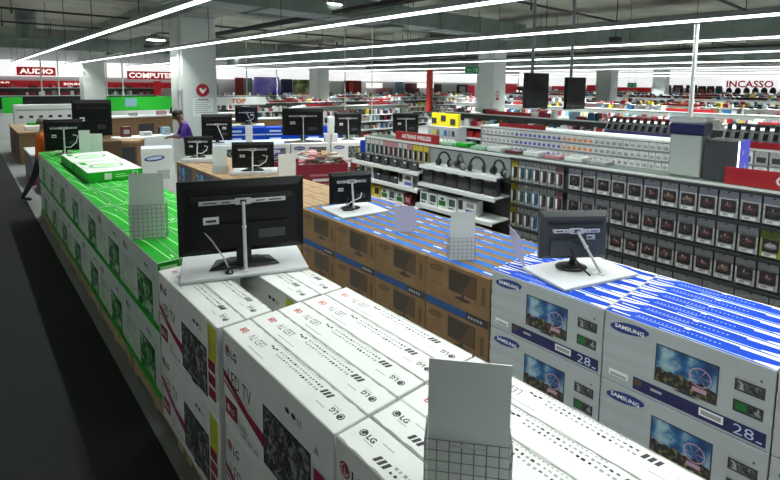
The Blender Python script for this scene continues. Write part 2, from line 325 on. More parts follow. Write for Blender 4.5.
# ------------------------------------------------------------------ cartons (local: origin at low corner, face toward -X, viewer's left is +Y)
g = .003
def lg_logo(b, fr, u, v, h, mc=MAG, mt=INK):     # round face mark and two letters
    b.ell(fr, u+h*.5, v+h*.5, h*.5, h*.5, mc); b.ring(fr, u+h*.5, v+h*.5, h*.38, h*.07, WHT, .002, 14, R(100), R(360)); b.rect(fr, u+h*.47, v+h*.3, u+h*.54, v+h*.7, WHT, .002); b.rect(fr, u+h*.5, v+h*.3, u+h*.68, v+h*.37, WHT, .002)
    b.text(fr, 'LG', u+h*1.2, v+h*.12, h*.76, mt, bold=.03)
def lg_proto(flip, sticker, green=False, L=.995, D=.154, Hh=.512):
    b = MB(); base = GWH if green else W
    b.cbox(0, 0, 0, D, L, Hh, base, .004, top=GRN if green else W, sx=GRN if green else W)
    fr = FR((0, L, 0), (0, -1, 0), (0, 0, 1)); pic = GRN_PIC if green else GREY_PIC
    lg_logo(b, fr, .025, .385, .06, GRND if green else MAG)
    b.rect(fr, .04, .37, .13, .373, INKG)
    b.text(fr, 'LED TV', .06, .25, .075, INKG if green else INK, bold=-.005, w=.26)
    if green:
        b.rect(fr, 0, 0, L, .055, GRN); b.poly(fr, [(0, .055), (L, .055), (.4, .1), (0, .16)], GRND) if 0 else None
        b.poly(fr, [(0, .13), (.42, .055), (.42, .075), (0, .17)], GRNL)
    else:
        b.poly(fr, [(0, .23), (.44, .12), (.44, .185), (.28, .2), (0, .30)], MAG)
        b.poly(fr, [(0, .245), (.2, .20), (.0, .262)], W, .002)
        b.rect(fr, .02, .07, .16, .16, MAG); lg_logo(b, fr, .035, .09, .04, WHT, WHT)
    b.rect(fr, .44, .05, .84, .335, INK); b.rect(fr, .45, .062, .83, .325, pic, .002)
    b.poly(fr, [(.58, .035), (.70, .035), (.67, .05), (.61, .05)], INK)
    if not green:
        for k in range(3): b.rect(fr, .86, .235-k*.08, .955, .295-k*.08, MAG)
    b.text(fr, 'LED', .2, .07, .03, INKG)
    for k in range(3): b.rect(fr, .2+k*.07, .04, .25+k*.07, .052, INKG)
    for k in range(2): b.ell(fr, .66+k*.05, .42, .018, .012, INK); b.rect(fr, .74+k*.02, .40, .75+k*.02, .43, INKG)
    b.poly(fr, [(.86, .36), (.9, .36), (.88, .395)], INKG)
    # right side stripe print
    # top print
    if flip: ft = FR((D, 0, Hh), (0, 1, 0), (-1, 0, 0))
    else: ft = FR((0, L, Hh), (0, -1, 0), (1, 0, 0))
    mc, mt = (GRNL, GRNL) if green else (INK, INK)
    if green:
        b.poly(ft, [(.02, .05), (.55, .075), (.9, .14), (.9, .146), (.5, .085), (.02, .06)], GRNL)
        b.rect(ft, .05, .02, .12, .035, GRNL); b.rect(ft, 0, 0, L, .004, GRND); b.rect(ft, .7, .03, .82, .036, GRNL)
        fe = FR((0, 0, 0), (1, 0, 0), (0, 0, 1)); b.rect(fe, .02, .3, D-.02, .48, GRNL); b.rect(fe, .03, .1, .06, .25, WHT)
    else:
        u = .03
        b.ell(ft, .055, .085, .017, .017, INK); b.ring(ft, .055, .085, .012, .003, WHT, .002, 10, R(100), R(360)); b.text(ft, 'LG', .08, .072, .026, INK, bold=.03)
        b.rect(ft, .08, .062, .13, .065, INKG)
        rr = random.Random(3)
        for k in range(3): b.poly(ft, [(.17+k*.022, .028), (.185+k*.022, .028), (.195+k*.022, .06), (.18+k*.022, .06)], INK)
        for row in range(2):
            for k in range(17):
                q = .25+k*.021; hh = .007+rr.random()*.006
                b.rect(ft, q, .032+row*.024, q+.008+rr.random()*.006, .032+row*.024+hh, INK if rr.random() < .45 else INKG)
        for k in range(3): b.ell(ft, .63+k*.02, .04+.006*(k % 2), .009, .006, INK)
        b.rect(ft, .14, .10, .2, .104, INKG); b.rect(ft, .6, .125, .75, .129, INKG)
        b.text(ft, 'LED TV', .70, .055, .04, INK, bold=-.008, w=.13)
        b.text(ft, '08', .875, .058, .038, RED, bold=0, w=.052)
        for k in range(22): b.rect(ft, .30+k*.017, .012, .308+k*.017, .017, INKG)
        # wavy cut seam line along the top
        pts = [];  n = 28
        for k in range(n+1): pts.append((k*L/n, .0+.003*math.sin(k*2.3)))
        for k in range(n): b.poly(ft, [(pts[k][0], 0), (pts[k+1][0], 0), (pts[k+1][0], .007+pts[k+1][1]), (pts[k][0], .007+pts[k][1])], TAPE)
        b.rect(ft, .42, .0, .50, .012, WE, .0015)
    o = b.build('television_carton')
    if sticker:
        b = MB(); b.rect(fr, .865, .30, .975, .49, YEL, .002); b.rect(fr, .885, .33, .9, .46, INKG, .0026); b.rect(fr, .93, .36, .94, .4, INKG, .0026)
        q = b.build('price_sticker', o); q['label'] = 'bright yellow price sticker'
    return o
XL = .93; DL = .158
lgA, lgS, lgC = lg_proto(True, False), lg_proto(True, True), lg_proto(False, False)
LGCOL = [('nearest', .338, lgC), ('middle', 1.346, lgA), ('far', 2.362, lgS)]
def lab_depth(i): return 'at the aisle face' if i == 0 else ORD[i]+' back from aisle'
for cn, y0, pr in LGCOL:
    for lay in (0, 1):
        for i in range(5):
            if cn == 'far' and lay == 1 and i == 2: continue
            dy = rnd.uniform(-.004, .004); dx = -.02 if (cn == 'far') else 0
            if cn == 'nearest': pr = lgC if i < 2 else lgA
            inst(pr, USED, (XL+dx+i*DL, y0+dy, .12+lay*.515), 0, 'white television carton, %s, %s layer of the %s white stack' % (lab_depth(i), 'top' if lay else 'bottom', cn), 'carton', 'white television cartons')
grn = lg_proto(True, False, True, L=.975)
for k in range(7):
    for lay in (0, 1):
        for i in range(5):
            inst(grn, USED, (.945+i*DL, 3.505+k*.985+rnd.uniform(-.003, .003), .12+lay*.515), 0, 'green television carton, %s, %s layer, %s green stack from the camera' % (lab_depth(i), 'top' if lay else 'bottom', ORD[k]), 'carton', 'green television cartons')
# flat green cartons lying on top
b = MB(); b.cbox(0, 0, 0, .62, 1.0, .125, GRN, .004, top=W)
ft = FR((0, 1.0, .125), (0, -1, 0), (1, 0, 0)); b.ring(ft, .5, .3, .2, .03, GRN, n=24); b.ell(ft, .5, .3, .12, .1, GRNL); b.rect(ft, .06, .05, .3, .12, GRN); b.rect(ft, .05, .5, .5, .52, INKG)
fe = FR((0, 0, 0), (1, 0, 0), (0, 0, 1)); b.rect(fe, .18, .02, .26, .1, WHT); b.rect(fe, .3, .04, .46, .055, GRNL); b.rect(fe, .3, .07, .42, .08, GRNL); b.rect(fe, .5, .03, .56, .1, WHT); b.rect(fe, .51, .04, .55, .09, INK)
fl = b.build('flat_carton')
inst(fl, USED, (1.10, 6.84, 1.152), 0, 'flat white-topped green carton lying on the green stacks, the nearer of two', 'carton', 'flat green cartons')
inst(fl, USED, (1.09, 7.86, 1.152), 0, 'flat white-topped green carton lying on the green stacks, the farther of two', 'carton', 'flat green cartons')
# blue topped monitor cartons
def sam_proto(L=.857, D=.142, Hh=.443):
    b = MB(); b.cbox(0, 0, 0, D, L, Hh, SAMW, .004, top=SAMB)
    fr = FR((0, L, 0), (0, -1, 0), (0, 0, 1))
    for v0, v1, t in ((.18, .26, .05), (.30, .33, .02), (.12, .15, .03)): b.poly(fr, [(.0, v0), (.3, v0+.02), (.3, v1), (0, v1-t*.3)], SAMS, .0008)
    b.poly(fr, [(.62, .12), (L, .15), (L, .2), (.62, .17)], SAMS, .0008)
    b.ell(fr, .15, .375, .115, .034, ELL, a0=R(8)); b.text(fr, 'SAMSUNG', .065, .36, .026, WHT, .002, .03, w=.17)
    b.rect(fr, .305, .13, .62, .355, INK); b.rect(fr, .312, .138, .613, .348, SKYB, .0018)
    b.poly(fr, [(.312, .138), (.613, .138), (.613, .20)] + [(.59-k*.022, .205+.02*(((k*7) % 5)/5)) for k in range(13)] + [(.312, .21)], CITY, .0024)
    b.ring(fr, .535, .25, .055, .006, WHEEL, .003, 24)
    for k in range(6): b.poly(fr, [(.535, .25), (.535+.05*math.cos(k*1.047), .25+.05*math.sin(k*1.047)), (.535+.05*math.cos(k*1.047+.08), .25+.05*math.sin(k*1.047+.08))], WHEEL, .003)
    b.rect(fr, .50, .165, .57, .19, WHEEL, .003)
    b.poly(fr, [(.40, .118), (.54, .118), (.50, .13), (.44, .13)], INK)
    b.rect(fr, .19, .018, .84, .095, NAVY)
    b.rect(fr, .2, .05, .24, .085, BRND, .002); b.rect(fr, .29, .055, .35, .07, SAMS, .002)
    b.rect(fr, .54, .04, .655, .085, WHT, .002); b.rect(fr, .55, .05, .645, .075, INKG, .0026)
    b.text(fr, '28', .70, .028, .055, SAML, .002, -.005, w=.09); b.rect(fr, .80, .03, .825, .038, SAML, .002)
    b.rect(fr, .045, .045, .16, .085, WHT, .001); b.rect(fr, .055, .05, .15, .066, INKG, .002)
    b.rect(fr, .69, .265, .82, .33, INK); b.rect(fr, .70, .275, .81, .32, GREY_PIC, .002); b.rect(fr, .69, .15, .82, .215, INK); b.rect(fr, .70, .16, .75, .205, GRND, .002); b.rect(fr, .76, .16, .81, .205, GREY_PIC, .002)
    b.rect(fr, .69, .335, .78, .342, INKG); b.rect(fr, .69, .22, .77, .226, INKG); b.ell(fr, .8, .36, .006, .006, INK)
    ft = FR((D, 0, Hh), (0, 1, 0), (-1, 0, 0))
    # white print along the top: end patches, tapering stripes and dots
    b.poly(ft, [(0, 0), (L, 0), (L, .016), (.6, .010), (0, .018)], WHT); b.rect(ft, .1, .118, .55, .126, SAML); b.poly(ft, [(.0, .09), (.10, .11), (.10, .125), (0, .135)], WHT); b.rect(ft, .0, .02, .18, .034, WHT)
    b.poly(ft, [(.70, .02), (L, .04), (L, .075), (.78, .06)], WHT); b.rect(ft, .72, .1, .83, .112, WHT); b.rect(ft, .45, .082, .70, .086, SAML)
    for k in range(20): b.rect(ft, .26+k*.022, .06, .27+k*.022, .067, SAML)
    b.rect(ft, .42, .0, .45, .028, WHT, .002)
    return b.build('monitor_carton')
sm = sam_proto()
for c, (y0, cn) in enumerate(((1.287, 'far'), (.423, 'middle'), (-.441, 'nearest'))):
    for lay in (0, 1):
        for i in range(6):
            inst(sm, USED, (2.94+i*.1455, y0, .12+lay*.446), 0, 'blue-topped silver carton, %s, %s layer of the %s blue-topped stack' % ('facing front' if i == 0 else ORD[i]+' back from the front', 'top' if lay else 'bottom', cn), 'carton', 'blue-topped monitor cartons')
# brown monitor cartons
def brown_proto(L=.675, D=.146, Hh=.402):
    b = MB(); b.cbox(0, 0, 0, D, L, Hh, BRN, .004, top=BRN)
    fr = FR((0, L, 0), (0, -1, 0), (0, 0, 1))
    b.ell(fr, .12, .335, .085, .026, BRND, a0=R(4)); b.text(fr, 'SAMSUNG', .06, .324, .02, BRN, .002, .02, w=.12)
    b.rect(fr, .26, .19, .55, .37, BRNP); b.rect(fr, .27, .2, .54, .362, BLKM if 0 else BRND, .002); b.poly(fr, [(.27, .2), (.40, .2), (.5, .362), (.27, .362)], BRNP, .0025)
    b.poly(fr, [(.39, .16), (.43, .16), (.42, .19), (.40, .19)], BRNP); b.ell(fr, .41, .15, .08, .016, BRNP)
    b.rect(fr, 0, .0, .45, .065, BLB); b.rect(fr, .45, .0, L, .065, INK)
    b.rect(fr, .60, .17, .635, .32, BRND); b.rect(fr, .05, .2, .2, .206, BRND)
    for k in range(5): b.rect(fr, .47+k*.03, .02, .49+k*.03, .04, INKG, .002)
    ft = FR((D, 0, Hh), (0, 1, 0), (-1, 0, 0))
    b.rect(ft, .0, .036, L, .12, SKYT); b.rect(ft, .03, .05, .13, .07, SAML, .002); b.rect(ft, 0, .100, L, .146, BRN, .0016); b.rect(ft, .3, .115, .5, .12, BRND, .002); b.rect(ft, .5, .035, .64, .042, SAML, .002)
    b.rect(ft, 0, 0, L, .012, TAN); b.rect(ft, 0, .01, L, .016, BRND)
    return b.build('monitor_carton')
br = brown_proto()
for c in range(4):
    for lay in (0, 1):
        for i in range(7):
            inst(br, USED, (2.93+i*.149, 2.153+c*.682, .12+lay*.405), 0, 'brown carton, %s, %s layer, %s brown stack from the blue cartons' % ('facing front' if i == 0 else ORD[i]+' back', 'top' if lay else 'bottom', ORD[c]), 'carton', 'brown monitor cartons')
# tan cartons further along
b = MB(); b.cbox(0, 0, 0, .192, .88, .402, BRN, .005, top=TAN); fr = FR((0, .88, 0), (0, -1, 0), (0, 0, 1))
b.rect(fr, .12, .04, .80, .36, NAVY); b.rect(fr, .15, .08, .45, .33, SKYB, .002); b.rect(fr, .5, .12, .75, .2, BRND, .002); b.rect(fr, .5, .24, .7, .3, GRND, .002)
ft = FR((0, .88, .402), (0, -1, 0), (1, 0, 0)); b.rect(ft, 0, .09, .88, .1, BRND); b.rect(ft, .3, .03, .5, .06, BRN); b.rect(ft, 0, 0, .88, .004, BRND)
tn = b.build('tan_carton')
for c in range(5):
    for lay in (0, 1):
        for i in range(5):
            inst(tn, USED, (2.93+i*.196, 4.90+c*.89, .12+lay*.405), 0, 'tan-topped carton, %s, %s layer, %s tan stack past the brown' % ('facing front' if i == 0 else ORD[i]+' back', 'top' if lay else 'bottom', ORD[c]), 'carton', 'tan cartons')
# ------------------------------------------------------------------ televisions on display
def television(w, h, gap, loc, rz, label, body=BLKM, strut='straight', base='wide', cable='none', tilt=0, sticker=True, name='television'):
    r = empty(name, loc, rz)
    b = MB(); z0 = gap; z1 = gap+h; hw = w/2
    # back shell: bezel rim, sloping sides and raised back
    rings = [(hw, z0, z1, .02), (hw, z0, z1, -.006), (hw*.90, z0+h*.07, z1-h*.10, -.03), (hw*.86, z0+h*.09, z1-h*.16, -.034)]
    vs = []
    for a, p, q, y in rings: vs += [(-a, y, p), (a, y, p), (a, y, q), (-a, y, q)]
    fs = [(0,1,2,3)]
    for k in range(3): fs += [(4*k+i, 4*k+(i+1) % 4, 4*k+4+(i+1) % 4, 4*k+4+i)[::-1] for i in range(4)]
    fs.append((12,13,14,15)[::-1]); b.add(vs, fs, body); 
    b.box(-hw*.72, -.05, z0+h*.08, hw*.72, -.033, z0+h*.42, body); b.box(-hw*.80, -.042, z1-h*.26, hw*.80, -.033, z1-h*.20, BLK)
    b.build('back_cover', r)
    b = MB(); b.box(-hw+.012, .02, z0+.015, hw-.012, .022, z1-.012, SCRN); b.build('screen', r)
    b = MB(); b.box(hw*.24, -.0508, z0+h*.19, hw*.67, -.0498, z0+h*.31, DGR)
    for k in range(9): b.box(hw*.25+k*hw*.045, -.0515, z0+h*.2, hw*.27+k*hw*.045, -.05, z0+h*.3, INK)
    b.build('vent', r)
    if base == 'wide':
        b = MB(); vs = [(-w*.28, -.11, .003), (w*.28, -.11, .003), (w*.22, .09, .003), (-w*.22, .09, .003), (-w*.26, -.10, .018), (w*.26, -.10, .018), (w*.1, .03, .035), (-w*.1, .03, .035)]
        b.add(vs, [(3,2,1,0), (4,5,6,7), (0,1,5,4), (1,2,6,5), (2,3,7,6), (3,0,4,7)], BLK); b.build('stand_base', r)
        b = MB(); b.box(-w*.06, -.03, .03, w*.06, .0, gap+.03, BLK); b.build('stand_neck', r)
    else:
        b = MB(); b.lathe([(.115, .002), (.118, .01), (.10, .018), (.02, .028)], BLK, ex=1, ey=.8); b.build('stand_base', r, smooth=True)
        b = MB(); b.tube([(0, 0, .02), (0, -.01, gap*.6), (0, -.035, gap+.1*h)], [.03, .022, .025], BLK, 10); b.build('stand_neck', r)
    if strut:
        zb = z0+h*.72 if strut != 'right' else z0+h*.62
        b = MB(); B = w*.34
        for s_ in (-1, 1):
            b.box(min(s_*.05, s_*B), -.062, zb-.013, max(s_*.05, s_*B), -.052, zb+.013, STEEL)
            b.box(min(s_*B*.6, s_*B*.9), -.0635, zb-.004, max(s_*B*.6, s_*B*.9), -.0615, zb+.004, INK); b.box(min(s_*.08, s_*B*.5), -.0635, zb-.004, max(s_*.08, s_*B*.5), -.0615, zb+.004, INK)
            b.box(s_*B*.95-.008, -.06, zb-.008, s_*B*.95+.008, -.03, zb+.008, STEEL)
        b.box(-.05, -.066, zb-.02, .05, -.05, zb+.02, STEEL); b.box(-.02, -.0675, zb-.012, .02, -.0655, zb+.012, INK)
        o = b.build('wall_bracket', r)
        end = (.0, -.16, .0) if strut == 'straight' else (.16, -.14, 0)
        b = MB(); a = Vector((0, -.07, zb)); e = Vector(end); d = e-a; n = 6
        b.tube([a, a+d*.35], .011, STEEL, 8); b.tube([a+d*.35, a+d*.37, a+d*.39], [.014, .017, .014], STEEL, 8); b.tube([a+d*.39, e], .009 if strut != 'straight' else .012, STEEL, 8)
        b.lathe([(.03, 0), (.03, .004), (.014, .01)], STEEL, (e.x, e.y), 14); b.build('strut', r)
    if sticker:
        b = MB(); b.box(-hw*.62 if strut != 'right' else hw*.35, -.0355, z0+h*.42, -hw*.38 if strut != 'right' else hw*.6, -.0345, z0+h*.52, WHT); b.box(-hw*.58 if strut != 'right' else hw*.38, -.0362, z0+h*.45, -hw*.42 if strut != 'right' else hw*.5, -.0354, z0+h*.48, INK); q = b.build('sticker', r); q['label'] = 'small white rating sticker'
    if cable == 'thin':
        b = MB(); b.tube([(-hw*.68, -.036, z0+h*.4), (-hw*.5, -.06, z0+h*.22), (-hw*.32, -.12, z0-.0), (-hw*.25, -.165, .02)], .005, INKG, 5); b.lathe([(.028, .0), (.028, .006), (.012, .02), (.01, .035)], BLK, (-hw*.25, -.17), 12); b.build('security_cable', r)
    if cable == 'loop':
        b = MB(); pts = []
        for k in range(26): a = k*.75; pts.append((-.05+.075*math.cos(a), -.13+.05*math.sin(a), .012+.0012*k))
        b.tube(pts, .006, BLK, 5); b.tube([(-.03, -.04, z0+h*.25), (-.07, -.09, z0+.02), (-.06, -.13, .03)], .006, BLK, 5); b.tube([(.12, -.05, z0+h*.35), (.1, -.07, z0+h*.2), (-.0, -.09, z0+h*.12), (-.06, -.08, z0)], .006, WHT, 5); b.build('cable', r)
    if cable == 'white':
        b = MB(); b.tube([(-hw*.05, -.07, z0+h*.12), (hw*.3, -.08, z0+h*.10), (hw*.6, -.07, z0+h*.25), (hw*.7, -.055, z0+h*.45), (hw*.45, -.05, z0+h*.5)], .008, WHT, 5); b.build('cable', r)
    if cable == 'black':
        b = MB(); b.tube([(-.04, -.04, gap+h*.3), (-.01, -.07, gap+.02), (.02, -.14, .04), (.05, -.19, .01)], .007, BLK, 6); b.tube([(-.02, -.05, gap+h*.4), (.05, -.08, gap+h*.3), (.03, -.07, gap+.03)], .006, BLK, 6); b.build('cable', r)
    return tag(r, label, 'television' if name == 'television' else 'monitor')
def board(c, w, d, z, rz, label, th=.022, leg=None, mm=BOARD):
    if leg:
        r = empty('display_board', (c[0], c[1], z), rz); b = MB(); b.cbox(-w/2, -d/2, 0, w/2, d/2, th, mm, .003); b.build('board_top', r)
        b = MB(); b.box(*leg, STEEL); b.build('support_leg', r); return tag(r, label, 'board')
    b = MB(); b.cbox(-w/2, -d/2, 0, w/2, d/2, th, mm, .003); return tag(b.build('display_board', loc=(c[0], c[1], z), rz=rz), label, 'board')
board((1.39, 3.08), .80, .46, 1.152, R(-20.7), 'white display board under the large black television on the white cartons', leg=(-.10, -.2, -.50, -.04, -.14, 0))
television(.815, .495, .083, (1.382, 3.066, 1.178), R(-20.7), 'large black flat television seen from behind on white cartons, nearest the camera', cable='thin')
board((3.38, 1.68), .71, .44, 1.012, R(-17), 'white display board under the grey monitor on the blue-topped cartons')
television(.52, .36, .075, (3.37, 1.74, 1.04), R(-36), 'dark grey monitor seen from behind on the blue-topped cartons', body=DGR, strut='right', base='oval', cable='black', name='monitor')
board((3.36, 4.42), .60, .54, .931, R(-7), 'white display board under the small black monitor on the brown cartons', th=.02)
television(.50, .37, .06, (3.33, 4.46, .954), R(-22), 'small black monitor with coiled cable on the brown cartons', body=BLKM, base='oval', cable='loop', name='monitor')
board((3.54, 7.35), .72, .42, .931, R(-30), 'thick white display plinth under the monitor on the tan cartons, nearer of two', th=.05)
television(.66, .42, .04, (3.5, 7.33, .984), R(-30), 'black television with curled white cable on the tan cartons', cable='white')
board((3.3, 9.08), .62, .42, .931, R(-32), 'thick white display plinth on the tan cartons beside the man in purple', th=.07)
television(.50, .35, .04, (3.28, 9.15, 1.004), R(-32), 'small black television on a white plinth beside the man in purple', cable='white')
# ------------------------------------------------------------------ sign holders with wire baskets
def holder(loc, rz, w, bh, th, label, basket=True, mm=CARD, depth=.10):
    r = empty('price_sign', loc, rz)
    b = MB(); b.box(-w/2, -.004, .01, w/2, 0, th, mm); b.build('price_card', r)
    if basket:
        b = MB(); n = max(4, int(w/.03)); mrow = max(4, int(bh/.032)); yf, yb = -.014, -.014+depth
        wr = .0016
        for y in (yf, yb):
            for k in range(n+1): x = -w/2-.008+k*(w+.016)/n; b.tube([(x, y, .002), (x, y, bh)], wr, WIRE, 4)
            for k in range(mrow+1): z = .004+k*(bh-.004)/mrow; b.tube([(-w/2-.008, y, z), (w/2+.008, y, z)], wr, WIRE, 4)
        for x in (-w/2-.008, w/2+.008):
            for k in range(mrow+1): z = .004+k*(bh-.004)/mrow; b.tube([(x, yf, z), (x, yb, z)], wr, WIRE, 4)
            for k in range(4): y = yf+depth*k/3; b.tube([(x, y, .002), (x, y, bh)], wr, WIRE, 4)
        b.build('wire_basket', r)
        b = MB(); b.tube([(-w*.22, yf-.003, bh-.012), (w*.22, yf-.003, bh-.012)], .003, STEEL, 6); b.build('clip', r)
    return tag(r, label, 'sign')
holder((1.06, .84, 1.152), R(-50), .238, .205, .45, 'large blank grey price card in wire basket on the white cartons, bottom of frame')
holder((1.05, 4.09, 1.152), R(-25), .25, .28, .53, 'blank white price card in wire basket on the green cartons')
holder((3.07, 2.55, .93), R(-38), .205, .20, .42, 'blank white price card in wire basket on the brown cartons', depth=.14)
holder((3.23, 3.43, .93), R(-38), .19, .1, .27, 'clear hazy acrylic sign on the brown cartons', basket=False, mm=CLEARP)
o = holder((3.22, 2.09, 1.013), R(50), .30, .1, .26, 'translucent leaning acrylic sign beside the grey monitor', basket=False, mm=CLEARP); o.rotation_euler.x = R(-12)
holder((3.08, 7.66, .93), R(-30), .22, .12, .42, 'blank white card in low wire basket left of the curled-cable television', depth=.12)
holder((3.68, 6.55, .93), R(-30), .26, .05, .39, 'blank white card right of the curled-cable television', basket=False)
holder((1.52, 9.56, 1.152), R(-10), .16, .1, .42, 'tall blank white card on the far green cartons, left of two', basket=False)
holder((1.64, 9.28, 1.152), R(-28), .19, .1, .38, 'tilted blank white card on the far green cartons, right of two', basket=False)
#PART2
# ------------------------------------------------------------------ near gondola with hanging packs
RAIL = mat('price_rail_dark', (.02, .022, .024), .5)
PKG = mat('pack_card_grey', (.42, .42, .43), .4, noise=.35, scale=30)
PKH = mat('pack_header_grey', (.64, .64, .66), .35, noise=.35, scale=50)
BLIS = mat('blister_clear', (.3, .3, .3), .08, alpha=.07)
def colour(n, c, r=.45): return mat(n, c, r)
DRED = colour('item_dark_red', (.10, .010, .012)); MRED = colour('mouse_dark_red', (.045, .006, .006), .4); DBLU = colour('item_blue', (.012, .09, .22)); TEAL = colour('item_teal', (.01, .13, .16)); OLV = colour('item_yellow_green', (.25, .30, .05))
BROW = colour('item_brown', (.10, .045, .022)); PINK = colour('item_pink', (.5, .2, .24)); YELI = colour('item_yellow', (.55, .42, .03)); LBL = colour('item_light_blue', (.25, .42, .55)); ORG = colour('item_orange', (.6, .2, .06)); GREI = colour('item_grey', (.22, .23, .25)); PLG = colour('item_pale_green', (.35, .6, .4)); VIO = colour('item_violet_blue', (.10, .10, .42))
def gondola(name, x, y0, y1, depth, h, label, shelves=(), rails=(), back=SHD, shelf_d=.3, cap=SHW, along='Y', capz=.03, cat='shelf unit', top_mat=None):
    """double sided display: face plane at x (towards -X) when along Y; local origin at (x, y0)"""
    r = empty(name, (x, y0, 0), 0 if along == 'Y' else R(-90)); L = y1-y0
    if along != 'Y': r.location = (y0, x, 0)      # then x is the wall's world Y and y0..y1 world X; faces -Y
    def B(*a, m): b = MB(); b.box(*a, m); return b
    if along == 'Y': q = lambda a: a
    else: q = lambda a: a
    sgn = 1 if along == 'Y' else -1
    def bx(b, x0, ya, z0, x1, yb, z1, m):
        if along == 'Y': b.box(x0, ya, z0, x1, yb, z1, m)
        else: b.box(-x1+0, ya, z0, -x0, yb, z1, m)     # mirrored so that the face looks to world -Y after the turn
    b = MB(); bx(b, 0, 0, .0, depth, L, .12, SHD); b.build('plinth', r)
    b = MB(); bx(b, .0, .01, .12, depth, L-.01, h-capz, back); b.build('back_panel', r)
    b = MB(); bx(b, -.02, 0, h-capz, depth+.02, L, h, cap)
    if top_mat: bx(b, .02, .03, h, depth-.02, L-.03, h+.004, top_mat)
    b.build('top_cap', r)
    for z, ya, yb, d in shelves:
        b = MB(); bx(b, -d, ya-y0, z-.02, 0, yb-y0, z, SHW); bx(b, -d-.012, ya-y0, z-.045, -d, yb-y0, z+.003, SHW); b.build('shelf', r)
    for z, ya, yb in rails:
        b = MB(); bx(b, -.075, ya-y0, z-.012, -.0, yb-y0, z+.012, RAIL); b.build('hook_rail', r)
    return tag(r, label, cat)
GX = 5.0
G1 = gondola('shelf_gondola', GX, -1.2, 6.3, .34, 1.55, 'long white-capped accessory gondola behind the blue and brown cartons',
        shelves=[(1.30, 3.42, 4.72, .28), (1.05, 3.42, 4.72, .30), (.76, 3.42, 4.72, .34), (.42, 3.42, 4.72, .36), (1.17, 4.74, 6.28, .28), (.93, 4.74, 6.28, .30), (.66, 4.74, 6.28, .34), (.4, 4.74, 6.28, .36)],
        rails=[(1.225-.28*k+.015, -1.15, 3.4) for k in range(-1, 4)], back=SHD, top_mat=mat('cap_green_grey', (.15, .19, .17), .6, spec=.1))
b = MB(); b.box(-.006, 4.62, 1.2, -.001, 7.48, 1.5, SHG); b.build('upper_back_panel', G1)
PWIN = mat('pack_window', (.030, .012, .012), .4, noise=.6, scale=40)
def pack(nm, w, h, card, header, prod, shape):
    r = empty(nm); b = MB(); b.box(.0, -w/2, 0, .004, w/2, h, card)
    fr = FR((0, w/2, 0), (0, -1, 0), (0, 0, 1)); b.rect(fr, 0, h*.72, w, h, header, .0008); b.ell(fr, w/2, h*.93, .012, .006, INK, .0012, 8); b.rect(fr, w*.12, h*.03, w*.8, h*.16, WHT, .0008); b.rect(fr, w*.2, h*.06, w*.5, h*.12, INKG, .0014); b.rect(fr, w*.1, h*.2, w*.9, h*.66, PWIN, .001)
    b.build('card', r)
    b = MB()
    if shape == 'mouse':
        vs = []; n = 10
        for s_, zz in ((1., 0), (.92, .5), (.6, .85), (.2, 1)): vs.append((s_, zz))
        base = len(b.V)
        for s_, zz in vs:
            b.V += [(-.003-.034*zz, w*.36*s_*math.cos(k*math.tau/n)*.85, h*.41+h*.12*s_*math.sin(k*math.tau/n)) for k in range(n)]
        i = b.mi(prod)
        for a in range(3):
            for k in range(n): b.Fc.append((base+a*n+k, base+(a+1)*n+k, base+(a+1)*n+(k+1) % n, base+a*n+(k+1) % n)); b.Mi.append(i)
        b.Fc.append(tuple(base+3*n+k for k in range(n))[::-1]); b.Mi.append(i)
        b.box(-.036, -.003, h*.5, -.03, .003, h*.6, INKG)
    elif shape == 'tall':
        b.box(-.022, -w*.3, h*.14, -.002, w*.05, h*.68, prod); b.box(-.016, w*.08, h*.2, -.002, w*.34, h*.62, WHT); b.box(-.018, -w*.2, h*.3, -.0225, w*.0, h*.5, INK)
    else:
        b.box(-.03, -w*.4, h*.22, -.002, w*.4, h*.62, prod); b.box(-.034, -w*.3, h*.3, -.03, w*.3, h*.5, INK)
    b.build('product', r)
    b = MB(); b.box(-.042, -w*.44, h*.17, -.001, w*.44, h*.7, BLIS); b.build('blister', r)
    return r
MP = {'dark red': pack('blister_pack', .142, .235, PKG, PKH, MRED, 'mouse'), 'black': pack('blister_pack', .142, .235, PKG, PKH, BLK, 'mouse'), 'brown': pack('blister_pack', .142, .235, PKG, PKH, BROW, 'mouse'), 'yellow-green': pack('blister_pack', .142, .235, OLV, OLV, GREI, 'mouse')}
WP = {'dark red': pack('blister_pack', .235, .235, PKG, PKH, MRED, 'wide'), 'black': pack('blister_pack', .235, .235, PKG, PKH, BLK, 'wide')}
ROWN = ['top', 'second', 'third', 'fourth', 'fifth']
for row in range(5):
    y = 2.655; n = 0; zt = 1.505-.28*row
    while y > .12:
        wide = (row >= 3 and y < 1.55)
        if wide: key = 'dark red' if rnd.random() < .7 else 'black'; pr = WP[key]; w = .245
        else:
            pr_ = rnd.random()
            if y < .95 and row < 2 and pr_ < .6: key = 'yellow-green'
            elif row == 0: key = 'black' if y > 1.9 else ('brown' if pr_ < .3 else 'dark red' if pr_ < .7 else 'black')
            elif row == 1: key = 'black' if y > 2 else ('dark red' if pr_ < .5 else 'black')
            else: key = 'dark red' if pr_ < .7 else ('brown' if pr_ < .85 else 'black')
            pr = MP[key]; w = .158
        inst(pr, USED, (GX-.03, y-w/2, zt-.235), 0, 'grey blister pack with %s %s, %s hook row, %s from the cable packs' % (key, 'wide item' if wide else 'mouse', ROWN[row], ordn(n)), 'blister pack', 'mouse blister packs')
        y -= w; n += 1
for p_ in list(MP.values())+list(WP.values()):
    if p_.name not in USED: 
        for c in list(p_.children): bpy.data.objects.remove(c)
        bpy.data.objects.remove(p_)
